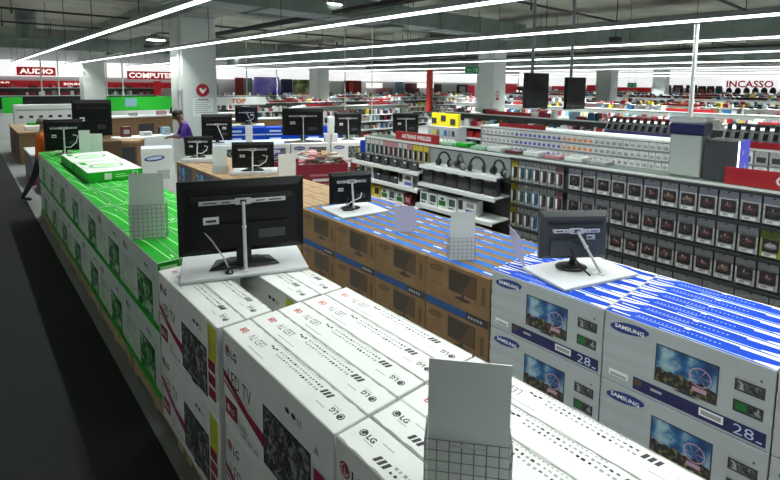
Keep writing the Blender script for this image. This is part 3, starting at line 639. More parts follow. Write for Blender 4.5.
TP = {'blue': pack('cable_pack', .088, .25, SAML, PKH, DBLU, 'tall'), 'teal': pack('cable_pack', .088, .25, PKG, PKH, TEAL, 'tall'), 'black': pack('cable_pack', .088, .25, PKG, PKH, INK, 'tall'), 'dark red': pack('cable_pack', .088, .25, PKG, PINK, DRED, 'tall'), 'yellow': pack('cable_pack', .088, .25, YELI, YELI, BLK, 'tall')}
for row in range(4):
    y = 3.39; n = 0
    while y > 2.75:
        key = 'yellow' if (y > 3.33 and row < 3) else rnd.choice(['teal', 'blue', 'black']) if y > 3.0 else rnd.choice(['dark red', 'black', 'dark red'])
        inst(TP[key], USED, (GX-.03, y-.048, 1.505-.28*row-.25), 0, 'tall hanging pack with %s cable, %s hook row, %s from the headphone shelves' % (key, ROWN[row], ORD[n]), 'cable pack', 'tall hanging cable packs')
        y -= .098; n += 1
# headphones
def headphones():
    r = empty('headphones'); b = MB()
    pts = [(0, .085*math.cos(a), .07+.105*math.sin(a)) for a in [R(-10+k*200/14) for k in range(15)]]
    b.tube(pts, .013, BLK, 8); b.tube([(0, p[1]*.93, .07+(p[2]-.07)*.93) for p in pts[4:11]], .008, GREI, 6); b.build('headband', r)
    for s_ in (-1, 1):
        b = MB(); b.lathe([(.030, -.022), (.047, -.014), (.049, .010), (.036, .022)], BLK, n=18); o = b.build('ear_cup', r, (0, s_*.082, .05), smooth=True); o.rotation_euler = (R(90), 0, 0); o.rotation_euler.x = R(90*s_)
        b = MB(); b.lathe([(.02, 0), (.036, .002), (.036, .010), (.02, .014)], GREI, n=18); q = b.build('ear_cushion', o, (0, 0, -.03), smooth=True)
    return r
hp = headphones(); hp.scale = (1.1, 1.1, 1.1)
for k, (px, rzz, w) in enumerate(((444, 8, 'leftmost of four'), (460, -28, 'second from left of four'), (477, 25, 'third from left of four'), (499, -10, 'rightmost of four'))):
    y = onX(px, 168, 4.84)[1]; inst(hp, USED, (4.84, y, 1.302), R(rzz), 'black over-ear headphones on the top white shelf, %s' % w, 'headphones', 'headphones on the top shelf')
def box_proto(name, dx, dy, h, m, pr=(), win=None):
    b = MB(); b.cbox(0, 0, 0, dx, dy, h, m, .002); fr = FR((0, dy, 0), (0, -1, 0), (0, 0, 1))
    for u0, v0, u1, v1, mm in pr: b.rect(fr, u0*dy, v0*h, u1*dy, v1*h, mm)
    return b.build(name)
bxs = {'black headphone': box_proto('headphone_box', .1, .19, .21, INK, ((.25, .2, .75, .75, DGR), (.35, .3, .65, .6, INK), (.1, .82, .6, .92, INKG))),
       'white camera': box_proto('product_box', .12, .15, .17, SHW, ((.15, .3, .85, .85, DGR), (.3, .45, .7, .7, TEAL), (.1, .08, .7, .18, INK))),
       'white headset': box_proto('product_box', .14, .30, .19, SHW, ((.05, .25, .3, .9, INK), (.45, .1, .95, .35, VIO), (.5, .5, .9, .8, GREI))),
       'yellow': box_proto('product_box', .12, .17, .18, YELI, ((.2, .3, .8, .8, BLK), (.1, .1, .5, .2, WHT))),
       'green and white': box_proto('product_box', .12, .15, .17, SHW, ((.1, .2, .9, .6, GRND), (.3, .65, .7, .85, INK))),
       'dark red': box_proto('product_box', .12, .15, .17, DRED, ((.2, .3, .8, .7, PINK),)),
       'small black': box_proto('router_box', .1, .16, .11, INK, ((.15, .2, .85, .7, DGR), (.6, .75, .9, .9, WHT)))}
def fill(z, ya, yb, keys, xx, where, gap=.02, cat='box'):
    y = yb; n = 0
    while y > ya+.1:
        key = keys[n % len(keys)] if isinstance(keys, list) else rnd.choice(keys); p = bxs[key]; w = p.dimensions.y if p.name not in USED else max(v.co.y for v in p.data.vertices)
        w = max(v.co.y for v in p.data.vertices)
        if y-w < ya: break
        inst(p, USED, (xx, y-w, z+.001), 0, '%s box on the %s, %s from its left end' % (key, where, ORD[n]), cat, 'boxes on the accessory shelves'); y -= w+gap; n += 1
fill(1.05, 3.45, 4.7, ('black headphone',), 4.76, 'second headphone shelf')
fill(.76, 3.45, 4.7, ['white camera', 'white camera', 'green and white', 'white camera', 'white headset', 'white headset'], 4.72, 'third headphone shelf')
fill(.42, 3.45, 4.7, ('dark red', 'white headset'), 4.7, 'lowest headphone shelf')
fill(1.17, 4.78, 6.26, ('small black',), 4.78, 'top router shelf', .05)
fill(.93, 4.78, 6.26, ['small black', 'white headset', 'small black', 'black headphone'], 4.75, 'second router shelf')
fill(.66, 4.78, 6.26, ['dark red', 'green and white', 'white camera', 'green and white', 'yellow', 'yellow', 'white camera', 'white camera'][::-1], 4.72, 'third router shelf')
fill(.4, 4.78, 6.26, ('white camera', 'dark red'), 4.7, 'lowest router shelf')
for n in range(13):
    key = ['teal', 'black', 'dark red', 'dark red', 'black', 'dark red', 'yellow', 'yellow'][min(7, n*8//13)]
    y = 6.15-n*.11; inst(TP[key], USED, (GX-.045, y, 1.262), 0, 'small hanging pack with %s cable above the router shelf, %s from its left end' % (key, ORD[n]), 'cable pack', 'hanging packs above the router shelf')
# header signs on top of the gondola
def header(p0, p1, z, h, label, txt='', m=SIGN, th=.03, tm=WHT, u0=.25, nm='header_sign', td=None, hfrac=.5):
    p0, p1 = Vector((p0[0], p0[1])), Vector((p1[0], p1[1])); d = p1-p0; L = d.length; a = math.atan2(d.y, d.x)
    b = MB(); b.cbox(0, 0, 0, L, th, h, m, .003); fr = FR((0, 0, 0), (1, 0, 0), (0, 0, 1))
    o = b.build(nm, loc=(p0.x, p0.y, z), rz=a)
    if txt:
        b = MB(); b.text(fr, txt, L*u0, h*(1-hfrac)/2, h*hfrac, tm, .002, .03, w=td); q = b.build('lettering', o)
    return tag(o, label, 'sign')
header((5.02, 5.55), (5.02, 4.66), 1.552, .13, 'red header sign with white lettering on the left end of the accessory gondola', 'ANTENNE WIRELESS', u0=.15, td=.62)
header((5.02, 1.215), (5.02, -.4), 1.556, .15, 'long red header sign on the gondola at the right edge of frame', 'CA', u0=.225, hfrac=.55)
for k in range(9):
    y = 4.45-k*.27; m_ = [PLG, GRN, PLG, SHW, DRED, SHW, PINK, SHW, PKG][k]
    b = MB(); b.cbox(0, 0, 0, .2, .21, .035+.015*(k % 2), m_, .004); b.box(.05, .04, .035+.015*(k % 2), .14, .16, .037+.015*(k % 2), INKG)
    tag(b.build('flat_pack', loc=(5.08, y, 1.556)), 'small flat pack lying on the accessory gondola top, %s from the left' % ORD[k], 'pack', 'flat packs on the gondola top')
# kiosk and screen on top of the gondola
b = MB(); KIO = mat('kiosk_pale', (.42, .46, .42), .4)
b.cbox(0, 0, 0, .26, .27, .40, KIO, .01); b.cbox(-.008, -.008, .40, .268, .278, .50, NAVY, .005); b.cbox(-.014, -.014, .50, .274, .284, .56, SHW, .02)
tag(b.build('demo_kiosk', loc=(5.1, 1.43, 1.554)), 'pale grey kiosk post with dark band and white cap on the gondola', 'kiosk')
r = empty('display_case', (5.08, 1.14, 1.554)); b = MB(); b.cbox(0, 0, 0, .36, .26, .37, DGR, .006); b.build('case', r)
BLUEL = mat('panel_blue_light', (.06, .06, .5), .4, emit=.5); WL = mat('edge_light', (.9, .95, 1), .4, emit=2)
b = MB(); b.box(-.006, -.006, 0, .36, -.001, .375, BLUEL); b.box(.2, -.0085, .1, .24, -.006, .16, WHT); b.box(.12, -.0085, .25, .16, -.006, .29, WHT); q = b.build('lit_panel', r); q['label'] = 'glowing blue side panel'
b = MB(); b.box(-.012, -.012, 0, -.004, -.001, .375, WL); q = b.build('light_edge', r); tag(r, 'dark grey box with glowing blue side standing on the gondola by the kiosk', 'display case')
# ------------------------------------------------------------------ second gondola with small packs
G2 = 8.2
G2G = gondola('shelf_gondola', G2, .5, 6.4, .6, 1.56, 'second white gondola with rows of small ink packs', rails=[(1.380, 2.3, 6.35), (1.230, 2.3, 6.35), (1.080, 2.3, 6.35), (.93, 2.3, 6.35), (1.34, .55, 2.2), (1.14, .55, 2.2), (.94, .55, 2.2)], back=SHG)
def small(n, m1, m2, w=.088, h=.115):
    b = MB(); b.box(0, -w/2, 0, .05, w/2, h, m1); fr = FR((0, w/2, 0), (0, -1, 0), (0, 0, 1)); b.rect(fr, w*.15, h*.15, w*.85, h*.6, m2); b.ring(fr, w*.5, h*.75, w*.2, w*.06, INKG, .002, 8); return b.build(n)
SP = {'grey': small('ink_pack', SHW, PKG), 'violet': small('ink_pack', SHW, VIO), 'orange': small('ink_pack', SHW, ORG), 'dark grey': small('ink_pack', SHW, GREI), 'pink': small('ink_pack', SHW, PINK)}
for row in range(4):
    for n in range(40):
        y = 6.3-n*.1
        key = 'grey' if y > 5.5 else 'violet' if y > 4.55 else 'orange' if y > 3.9 else ('pink' if row == 3 else 'dark grey' if y > 3.3 else 'grey')
        if row == 3: key = rnd.choice(['pink', 'grey', 'orange']) if y < 5 else 'grey'
        inst(SP[key], USED, (G2-.066, y-.045, 1.40-.15*row), 0, 'small white ink pack with %s label, %s rail of second gondola, %s from left' % (key, ROWN[row], ordn(n)), 'ink pack', 'small packs on the second gondola')
for c_ in G2G.children:
    if c_.name.startswith('hook_rail'): c_.data.materials[0] = GREI
BP = {'white camera': small('camera_pack', SHW, DGR, .15, .17), 'black camera': small('camera_pack', PKG, INK, .15, .17)}
for row in range(3):
    for n in range(9):
        y = 2.15-n*.17; key = rnd.choice(list(BP)); inst(BP[key], USED, (G2-.066, y-.08, 1.354-.2*row), 0, '%s pack on the right part of the second gondola, %s row, %s from left' % (key, ROWN[row], ORD[n]), 'pack', 'camera packs on the second gondola')
header((8.22, 5.95), (8.22, 4.9), 1.562, .08, 'slim red header sign above the small ink packs', '')
header((8.22, 1.95), (8.22, 1.15), 1.562, .09, 'slim red header sign above the camera packs', '')
# sloping phone display behind
def phone_stand(x, y0, y1, z0, label, hd, base=0.0):
    r = empty('phone_display', (x, y0, 0)); L = y1-y0
    b = MB(); b.add([(0, 0, z0), (.22, 0, z0+.34), (.5, 0, z0+.34), (.5, 0, 0), (0, 0, 0), (0, L, z0), (.22, L, z0+.34), (.5, L, z0+.34), (.5, L, 0), (0, L, 0)], [(0,1,2,3,4)[::-1], (5,6,7,8,9), (0,5,6,1)[::-1], (1,6,7,2)[::-1], (0,4,9,5)[::-1], (2,7,8,3)[::-1], (4,3,8,9)[::-1]], SHW)
    fr = FR((0, L, z0), (0, -1, 0), (.22, 0, .34)); fr.v = Vector((.22, 0, .34)).normalized(); fr.n = fr.u.cross(fr.v).normalized()
    b.rect(fr, .0, .0, L, .16, NAVY, .002); b.rect(fr, .0, .16, L, .36, DGR, .002); b.build('stand', r)
    b = MB(); b.box(.24, .1*L, z0+.34, .27, .9*L, z0+.40, SIGN if hd else DGR); b.build('header', r)
    tag(r, label, 'phone display'); return fr, r
ph = MB(); ph.box(-.035, -.01, 0, .035, 0, .13, BLK); ph.box(-.03, -.0115, .015, .03, -.01, .12, SCRN); phone = ph.build('mobile_phone'); 
def phones(x, L, y0, z0, where):
    n = int(L/.125)
    for k in range(n):
        for row in range(2):
            o = inst(phone, USED, (x+.012+.085+.085*row-.04, y0+L-.08-k*.125, z0+.15+.13*row-.0), R(-90), 'dark mobile phone standing on the %s, %s row, %s from left' % (where, ('lower', 'upper')[row], ORD[k]), 'phone', 'phones on the sloping stands')
            o.rotation_euler = (R(-33), 0, R(-90))
fr, r_ = phone_stand(9.3, 2.85, 4.3, 1.42, 'sloping white phone stand with navy front and red header, left of the kiosk', True); phones(9.3, 1.45, 2.85, 1.42, 'left phone stand')
fr, r_ = phone_stand(9.3, .95, 2.35, 1.42, 'sloping phone stand with navy front right of the kiosk', False); phones(9.3, 1.4, .95, 1.42, 'right phone stand')
# ------------------------------------------------------------------ far gondolas with uncounted goods
PAL = [SHW, SHW, SHW, CARD, PINK, SIGN, INK, INK, GREI, DBLU, LBL, BRN, YELI, PKG, REDB]
def goods(rng, y0, y1, zs, hmax, pal, f):
    b = MB()
    for z in zs:
        y = y0+.05
        while y < y1-.1:
            w = rng.uniform(.05, .17); h = rng.uniform(.5, 1)*hmax; d = rng.uniform(.08, .2)
            f(b, y, min(y+w*.92, y1-.02), z, h, d, rng.choice(pal)); y += w
    return b
def far_row(along, x, y0, y1, h, label, seed, pal=PAL, red=True, top=True, zs=None):
    rng = random.Random(seed); zs = zs or [.16, .5, .84, h-.38] if not zs else zs
    if along == 'Y': r = gondola('shelf_gondola', x, y0, y1, .5, h, label, back=rng.choice([SHG, SHW, SHD]), shelves=[(z, y0, y1, .3) for z in zs])
    else: r = gondola('shelf_gondola', x, y0, y1, .5, h, label, back=rng.choice([SHG, SHW, SHD]), shelves=[(z, y0, y1, .3) for z in zs], along='X')
    if along == 'Y': f = lambda b, a, c, z, hh, d, m: b.box(x-.05-d, a, z, x-.02, c, z+hh, m)
    else: f = lambda b, a, c, z, hh, d, m: b.box(a, x-.05-d, z, c, x-.02, z+hh, m)
    b = goods(rng, y0, y1, [z+.001 for z in zs], .235, pal, f)
    if top:
        if along == 'Y': g_ = lambda b, a, c, z, hh, d, m: b.box(x+.06, a, z, x+.12+d, c, z+hh, m) if rng.random() < .55 else None
        else: g_ = lambda b, a, c, z, hh, d, m: b.box(a, x+.06, z, c, x+.12+d, z+hh, m) if rng.random() < .55 else None
        y = y0+.05
        while y < y1-.2:
            w = rng.uniform(.06, .24); g_(b, y, y+w*.8, h+.002, rng.uniform(.05, .2), rng.uniform(.08, .2), rng.choice(pal)); y += w
    o = tag(stuff(b.build('assorted_goods')), 'assorted small boxed goods filling the '+label.split(' full')[0], 'goods')
    return r
far = [('Y', 11.6, -2, 10.5, 1.55, 'white shelf row full of small goods behind the phone stands'),
       ('Y', 13.9, -1, 3.6, 1.5, 'short white shelf row full of goods near the dark cross duct'),
       ('Y', 18.6, -3, 16, 1.55, 'long shelf row full of goods behind the exit-sign column'),
       ('Y', 22.5, -3, 19.5, 1.6, 'grey shelf row full of goods in the right middle distance'),
       ('Y', 26.2, -2, 20, 1.6, 'shelf row full of goods before the pale right column'),
       ('Y', 32.5, -2, 24, 1.7, 'shelf row full of goods in the right far distance'),
       ('Y', 37.5, -2, 26, 1.8, 'farthest right shelf row full of goods'),
       ('Y', 43.0, 0, 28, 1.9, 'tall shelf row full of goods along the right wall'),
       ('X', 16.2, 9.2, 15.4, 1.5, 'white shelf row full of goods behind the red banner'),
       ('X', 20.5, 9.2, 21, 1.5, 'white shelf row full of goods in the centre distance'),
       ('X', 22.8, 9.5, 14.8, 1.52, 'short shelf row full of goods left of the centre column'),
       ('X', 26.4, 17.5, 31.5, 1.5, 'long shelf row full of goods right of the centre column'),
       ('X', 29.2, 9, 36, 1.6, 'farthest centre shelf row full of goods by the back wall'),
       ('X', 30.2, -2, 8.5, 2.05, 'dark shelf row full of goods under the red hi-fi band')]
for i, (al, x, a, c, h, l) in enumerate(far):
    pal = [INK, DGR, SIGN, REDB, GREI, SHW] if i == 13 else PAL
    far_row(al, x, a, c, h, l, 20+i, pal)
for i, (al, x, a, c, h, l) in enumerate(far[:12]):
    L = c-a; n = 3 if L > 12 else 2
    for k in range(n):
        u0 = a+L*(k+.25)/n; u1 = u0+min(1.5, L/n*.4)
        if al == 'Y': p0, p1 = (x+.01, u1), (x+.01, u0)
        else: p0, p1 = (u0, x+.01), (u1, x+.01)
        header(p0, p1, h+.003, .10, 'red header sign, %s on the %s' % (ORD[k], l.replace(' full of goods', '').replace(' full of small goods', '').replace('shelf ', '')), '')
# ------------------------------------------------------------------ middle ground: white carton group with displays
def big_proto(topm, L=.92, D=.34, Hh=.49):
    b = MB(); b.cbox(0, 0, 0, L, D, Hh, W, .005, top=topm); fr = FR((0, 0, 0), (1, 0, 0), (0, 0, 1))
    b.ell(fr, .2, .38, .13, .045, ELL); b.text(fr, 'SAMSUNG', .11, .365, .03, WHT, .002, .03, w=.18); b.rect(fr, .42, .12, .82, .40, INK); b.rect(fr, .435, .135, .805, .385, GREY_PIC, .002); b.rect(fr, .0, .02, L, .07, SAMS)
    b.rect(fr, .05, .12, .3, .15, INKG)
    return b.build('television_carton')
bw, bb = big_proto(W), big_proto(SAML)
A = R(-25); ca, sa = math.cos(A), math.sin(A); N0 = Vector((3.98, 10.72))
for c in range(6):
    for lay in (0, 1):
        for d in range(3):
            p = N0 + Vector((ca, sa))*(c*.94) + Vector((-sa, ca))*(d*.35)
            pr, cc = (bb, 'pale blue topped') if c < 2 else (bw, 'plain white')
            inst(pr, USED, (p.x, p.y, .001+lay*.5+.06*0), A, '%s large carton, %s layer, %s, %s from the man in purple' % (cc, ('bottom', 'top')[lay], ('front row', 'middle row', 'back row')[d], ORD[c]), 'carton', 'large white cartons in the middle')
def on_n(t, d, z=.996):
    p = N0 + Vector((ca, sa))*t + Vector((-sa, ca))*d; return (p.x, p.y, z)
def nboard(t, d, label): p = on_n(t, d); board((p[0], p[1]), .62, .4, p[2], A, label, th=.02)
nboard(.25, .3, 'white board under the television left of the blue cartons')
television(.66, .60, .06, on_n(.25, .3, 1.02), R(-22), 'black television with bent white strut beside the nearest column', strut='right')
p = on_n(2.2, .35); board((p[0], p[1]), .9, .3, p[2], R(-28), 'thin dark board under the widest middle television', th=.015, mm=DGR)
television(.97, .64, .14, on_n(2.2, .35, 1.016), R(-28), 'wide black television at the centre of the middle white cartons')
p = on_n(3.35, .6); television(.68, .58, .12, (p[0], p[1], .997), R(-30), 'black television just right of the small white box tower')
p = on_n(4.95, .8); television(.68, .52, .12, (p[0], p[1], .997), R(-35), 'rightmost black television on the middle white cartons')
b = MB(); b.cbox(0, 0, 0, .15, .15, .2, W, .003)
sb = b.build('small_box')
p = on_n(2.85, .1)
for i, (dx, z, w_) in enumerate(((-.16, 0, 'lower left'), (0.0, 0, 'lower right'), (-.08, .202, 'middle'), (-.07, .404, 'topmost'))):
    inst(sb, USED, (p[0]+dx, p[1]-dx*.4, .997+z), R(-25), 'small white box in the little tower between two televisions, '+w_, 'box', 'small white box tower')
holder(on_n(.95, .1, .997), R(-30), .16, .05, .42, 'small blank white card on the pale blue carton tops', basket=False)
# blue cartons behind
b = MB(); b.cbox(0, 0, 0, 1.0, .4, .2, SAMB, .004); fr = FR((0, 0, 0), (1, 0, 0), (0, 0, 1)); b.rect(fr, 0, .0, 1.0, .03, SAML); b.rect(fr, .1, .08, .4, .13, SAML); bl = b.build('blue_carton')
for c in range(3):
    for lay in range(6):
        inst(bl, USED, (5.12+c*.92, 12.3-c*.43, .001+lay*.203), A, 'flat blue carton, %s from the bottom, %s pile behind the pale blue cartons' % (ORD[lay], ('left', 'middle', 'right')[c]), 'carton', 'flat blue cartons')
b = MB(); b.cbox(-.45, -.25, 0, .45, .25, 1.18, BRN, .01); b.box(-.47, -.27, 1.18, .47, .27, 1.2, SHW)
tag(b.build('display_counter', loc=(6.15, 13.2, 0), rz=R(-25)), 'brown plinth with white top behind the blue carton piles', 'plinth')
television(.62, .46, .06, (6.1, 13.15, 1.206), R(-25), 'small black television behind the blue carton piles', cable='white', strut='right')
b = MB(); b.cbox(-1.6, -.3, 0, 1.6, .3, 1.2, BRN, .01); b.box(-1.62, -.32, 1.2, 1.62, .32, 1.225, SHW); b.box(-1.2, -.31, .7, -.9, -.3, 1.05, INK); b.box(.4, -.31, .7, .7, -.3, 1.05, INK)
tag(b.build('display_counter', loc=(7.9, 14.9, 0), rz=R(-15)), 'long brown counter with white top behind the wide middle television', 'counter')
holder((6.9, 14.9, 1.227), R(-20), .24, .08, .42, 'blank white card on the brown counter behind', basket=False)
# red bins with loose goods
def red_bin(loc, rz, w, d, h, label, glabel, seed, top=(W, TAN, CARD, PINK, W)):
    r = empty('promotion_bin', loc, rz); t = .02
    b = MB(); b.box(-w/2, -d/2, .0, w/2, d/2, .05, REDB); b.box(-w/2, -d/2, .05, w/2, -d/2+t, h, REDB); b.box(-w/2, d/2-t, .05, w/2, d/2, h, REDB); b.box(-w/2, -d/2+t, .05, -w/2+t, d/2-t, h, REDB); b.box(w/2-t, -d/2+t, .05, w/2, d/2-t, h, REDB); b.box(-w/2+t, -d/2+t, h*.78, w/2-t, d/2-t, h*.8, REDB); b.build('bin_body', r)
    for fr, L in ((FR((-w/2, -d/2, 0), (1, 0, 0), (0, 0, 1)), w), (FR((-w/2, d/2, 0), (0, -1, 0), (0, 0, 1)), d)):
        b = MB(); b.rect(fr, L*.25, h*.72, L*.6, h*.77, PINK); b.rect(fr, L*.3, h*.6, L*.75, h*.66, WHT); b.rect(fr, L*.2, h*.5, L*.8, h*.54, PINK); b.build('printed_marks', r)
    tag(r, label, 'bin'); rng = random.Random(seed); b = MB()
    for k in range(110):
        a = rng.uniform(-1, 1)*.5; T = Matrix.Translation((rng.uniform(-w/2+.12, w/2-.12), rng.uniform(-d/2+.12, d/2-.12), h*.81+rng.uniform(.09, .34))) @ Matrix.Rotation(rng.uniform(0, 3), 4, 'Z') @ Matrix.Rotation(a, 4, 'X')
        b.box(-.075, -.055, -.012, .075, .055, .012, rng.choice(top), T)
    o = b.build('loose_packs', loc=loc, rz=rz); tag(stuff(o), glabel, 'goods')
red_bin((4.62, 9.25, 0), R(-25), .9, .9, .82, 'dark red promotion bin left of two', 'loose white and blue packs heaped in the left red bin', 1, (SHW, SHW, VIO, ELL))
red_bin((5.35, 8.2, 0), R(-25), 1.0, .8, .84, 'dark red promotion bin nearest the tan cartons', 'loose white and tan packs heaped in the nearer red bin', 2)
red_bin((6.3, 7.6, 0), R(-15), .8, .7, .84, 'dark red promotion bin at the gondola end', 'loose white and black packs heaped in the right red bin', 3, (W, W, INK, PINK))
# blue end stand
b = MB(); b.cbox(-.12, -.12, 0, .12, .12, 1.42, SAMB, .01); b.box(-.09, -.125, .7, .02, -.12, .85, WHT); tag(b.build('end_stand', loc=(5.3, 6.55, 0)), 'narrow blue stand at the left end of the accessory gondola', 'stand')
b = MB(); b.cbox(-.2, -.12, 0, .2, .12, 1.2, YELI, .01); b.box(-.17, -.125, .9, .17, -.12, 1.12, INK); b.box(-.18, -.126, .55, .18, -.12, .8, NAVY); tag(b.build('end_stand', loc=(5.65, 7.0, 0), rz=R(-25)), 'yellow and navy display stand left of the blue stand', 'stand')
# yellow display and vertical red post
b = MB(); b.cbox(0, 0, 0, .4, 1.1, 1.24, PKG, .01)
for k in range(14): b.box(-.004, .08+(k % 7)*.14, .75+.24*(k//7), 0, .18+(k % 7)*.14, .9+.24*(k//7), PAL[k])
b.cbox(.1, .05, 1.24, .2, 1.05, 1.6, mat('yellow_bright', (.75, .62, .01), .5), .005)
for k, (a, z) in enumerate(((.15, 1.3), (.5, 1.38), (.85, 1.3))): b.box(.09, a, z, .1, a+.18, z+.16, INK)
tag(b.build('promotion_stand', loc=(10.0, 8.6, 0)), 'white stand with bright yellow and black header board', 'stand')
b = MB(); b.cbox(-.075, -.075, 1.55, .075, .075, 2.86, mat('post_red', (.62, .035, .02), .5), .01); b.tube([(0, 0, 2.86), (0, 0, ZC-.01)], .01, PIPE, 5); tag(b.build('hanging_banner', loc=(11.0, 10.62, 0)), 'tall narrow orange-red hanging banner in the centre distance', 'banner')
b = MB(); b.lathe([(.026, 0), (.026, 3.14)], SHW, n=12); tag(b.build('white_post', loc=(6.62, 2.0, 0)), 'slim white round post rising to the lights right of centre', 'post')
# ------------------------------------------------------------------ hanging screens
def hang_screen(px, d, w, h, zc, rz, label):
    q = ray(px, 90)*d; r = empty('hanging_screen', (q.x, q.y, zc), rz)
    b = MB(); b.cbox(-w/2, -.03, -h/2, w/2, .03, h/2, BLKM, .01); b.box(-w*.35, .03, -h*.35, w*.35, .06, h*.3, BLK); b.build('case', r)
    b = MB(); b.box(-w/2+.015, -.034, -h/2+.02, w/2-.015, -.0305, h/2-.02, SCRN)
    b.build('screen', r)
    b = MB(); b.tube([(0, .1, -h*.2), (0, .1, ZC-zc-.01)], .03, GREI, 8); b.box(-.05, .05, -.1, .05, .1, .1, BLK); b.build('ceiling_pole', r)
    tag(r, label, 'screen')
hang_screen(536, 8.6, .62, .62, 2.31, R(-8), 'black screen hung from a ceiling pole, left of two')
hang_screen(575, 9.4, .66, .62, 2.26, R(-4), 'black screen hung from a ceiling pole, right of two')
def exit_sign(px, py, d, w, h, label):
    q = ray(px, py)*d; r = empty('exit_sign', (q.x, q.y, H+q.z-h/2), R(-45))
    b = MB(); b.cbox(-w/2, -.04, 0, w/2, .04, h, mat('exit_green', (.01, .16, .07), .4, emit=.15), .01); b.tube([(-w*.4, 0, h), (-w*.4, 0, ZC-(H+q.z-h/2)-.01)], .008, PIPE, 4); b.tube([(w*.4, 0, h), (w*.4, 0, ZC-(H+q.z-h/2)-.01)], .008, PIPE, 4); b.build('sign_case', r)
    fr = FR((-w/2, -.04, 0), (1, 0, 0), (0, 0, 1)); b = MB(); b.poly(fr, [(w*.12, h*.5), (w*.25, h*.25), (w*.25, h*.42), (w*.45, h*.42), (w*.45, h*.58), (w*.25, h*.58), (w*.25, h*.75)], PLG, .002); b.rect(fr, w*.75, h*.2, w*.9, h*.8, PLG, .002); b.ell(fr, w*.62, h*.72, w*.04, w*.04, PLG, .002, 10); b.poly(fr, [(w*.58, h*.25), (w*.66, h*.25), (w*.66, h*.62), (w*.58, h*.62)], PLG, .002); b.build('pictogram', r)
    tag(r, label, 'exit sign')
exit_sign(472, 70, 14, .40, .19, 'green exit sign hung before the centre-right column')
exit_sign(632, 85, 26, .46, .24, 'small green exit sign hung in the right distance')
b = MB(); b.cbox(-.12, -.1, 0, .12, .1, .16, BLK, .01); b.tube([(0, 0, .16), (0, 0, ZC-3.36)], .01, PIPE, 5); q = ray(616, 33)*11
tag(b.build('ceiling_speaker', loc=(q.x, q.y, 3.35)), 'small black box hung under the ceiling above the hanging screens', 'speaker')
# thin rods
for i, (px, y, zb, zt_, w_) in enumerate(((42, 28, 1.7, ZC-.02, 'by the hi-fi board'), (59, 28, 1.7, ZC-.02, 'right of the hi-fi board'), (107, 26, 1.7, ZC-.02, 'right of the second column'), (123, 26, 1.7, ZC-.02, 'left of the computer board'), (247, 24, 1.6, ZC-.02, 'before the blue panel'), (277, 24, 1.6, ZC-.02, 'right of the blue panel'), (372, 9.9, 1.6, ZC-.02, 'by the rightmost middle television'), (345, 10.3, 1.7, ZC-.02, 'by the small white tower'))):
    p = onY(px, 90, y); b = MB(); b.tube([(0, 0, zb), (0, 0, zt_)], .012 if y < 12 else .03, SHW, 6); tag(b.build('hanging_rod', loc=(p[0], p[1], 0)), 'thin white rod hanging from the ceiling '+w_, 'rod', 'thin white hanging rods')
# ------------------------------------------------------------------ far walls: fascias, boards and coloured panels
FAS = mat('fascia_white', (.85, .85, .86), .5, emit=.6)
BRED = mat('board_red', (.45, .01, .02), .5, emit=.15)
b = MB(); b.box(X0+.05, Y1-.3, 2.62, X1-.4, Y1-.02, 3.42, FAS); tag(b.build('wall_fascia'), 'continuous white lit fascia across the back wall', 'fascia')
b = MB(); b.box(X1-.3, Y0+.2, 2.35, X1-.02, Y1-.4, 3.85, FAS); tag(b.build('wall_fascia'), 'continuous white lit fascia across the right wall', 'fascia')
def wall_panel(wl, x0, y0, x1, y1, m, label, txt='', tm=WHT, off=.32, th=.06, cat='wall board', tw=.86, tx=.07, th_=.6, nm='wall_board'):
    if wl == 'B': a, c = onY(x0, (y0+y1)/2, Y1-off), onY(x1, (y0+y1)/2, Y1-off); zt, zb = onY((x0+x1)/2, y0, Y1-off)[2], onY((x0+x1)/2, y1, Y1-off)[2]; L = c[0]-a[0]; loc = (a[0], Y1-off-th, zb); rz = 0
    else: a, c = onX(x0, (y0+y1)/2, X1-off), onX(x1, (y0+y1)/2, X1-off); zt, zb = onX((x0+x1)/2, y0, X1-off)[2], onX((x0+x1)/2, y1, X1-off)[2]; L = a[1]-c[1]; loc = (X1-off-th, a[1], zb); rz = R(-90)
    h = zt-zb; b = MB(); b.box(0, 0, 0, L, th, h, m); o = b.build(nm, loc=loc, rz=rz); fr = FR((0, 0, 0), (1, 0, 0), (0, 0, 1))
    if txt: b = MB(); b.text(fr, txt, L*tx, h*(1-th_)/2, h*th_, tm, .02, .03, w=L*tw); b.build('lettering', o)
    tag(o, label, cat); return o, fr, L, h
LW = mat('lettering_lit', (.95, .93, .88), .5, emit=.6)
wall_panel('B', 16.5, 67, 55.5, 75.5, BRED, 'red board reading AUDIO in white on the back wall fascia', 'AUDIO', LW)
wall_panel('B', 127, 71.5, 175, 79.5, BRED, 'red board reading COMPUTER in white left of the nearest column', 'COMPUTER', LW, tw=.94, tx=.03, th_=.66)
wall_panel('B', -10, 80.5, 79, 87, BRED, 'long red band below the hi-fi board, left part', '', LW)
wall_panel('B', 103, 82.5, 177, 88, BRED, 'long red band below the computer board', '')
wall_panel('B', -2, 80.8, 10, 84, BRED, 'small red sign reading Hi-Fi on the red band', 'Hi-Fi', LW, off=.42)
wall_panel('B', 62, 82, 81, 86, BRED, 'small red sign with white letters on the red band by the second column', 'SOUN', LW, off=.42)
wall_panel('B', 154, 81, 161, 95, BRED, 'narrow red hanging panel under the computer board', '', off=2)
BL2 = mat('panel_blue_deep', (.04, .05, .42), .5, emit=.15, noise=.4, scale=1.2, col2=(.25, .2, .4))
MUL = ramp_mat('panel_mixed', [(.35, (.05, .05, .05)), (.48, (.25, .35, .1)), (.55, (.6, .55, .2)), (.65, (.8, .8, .8))], 1.5)
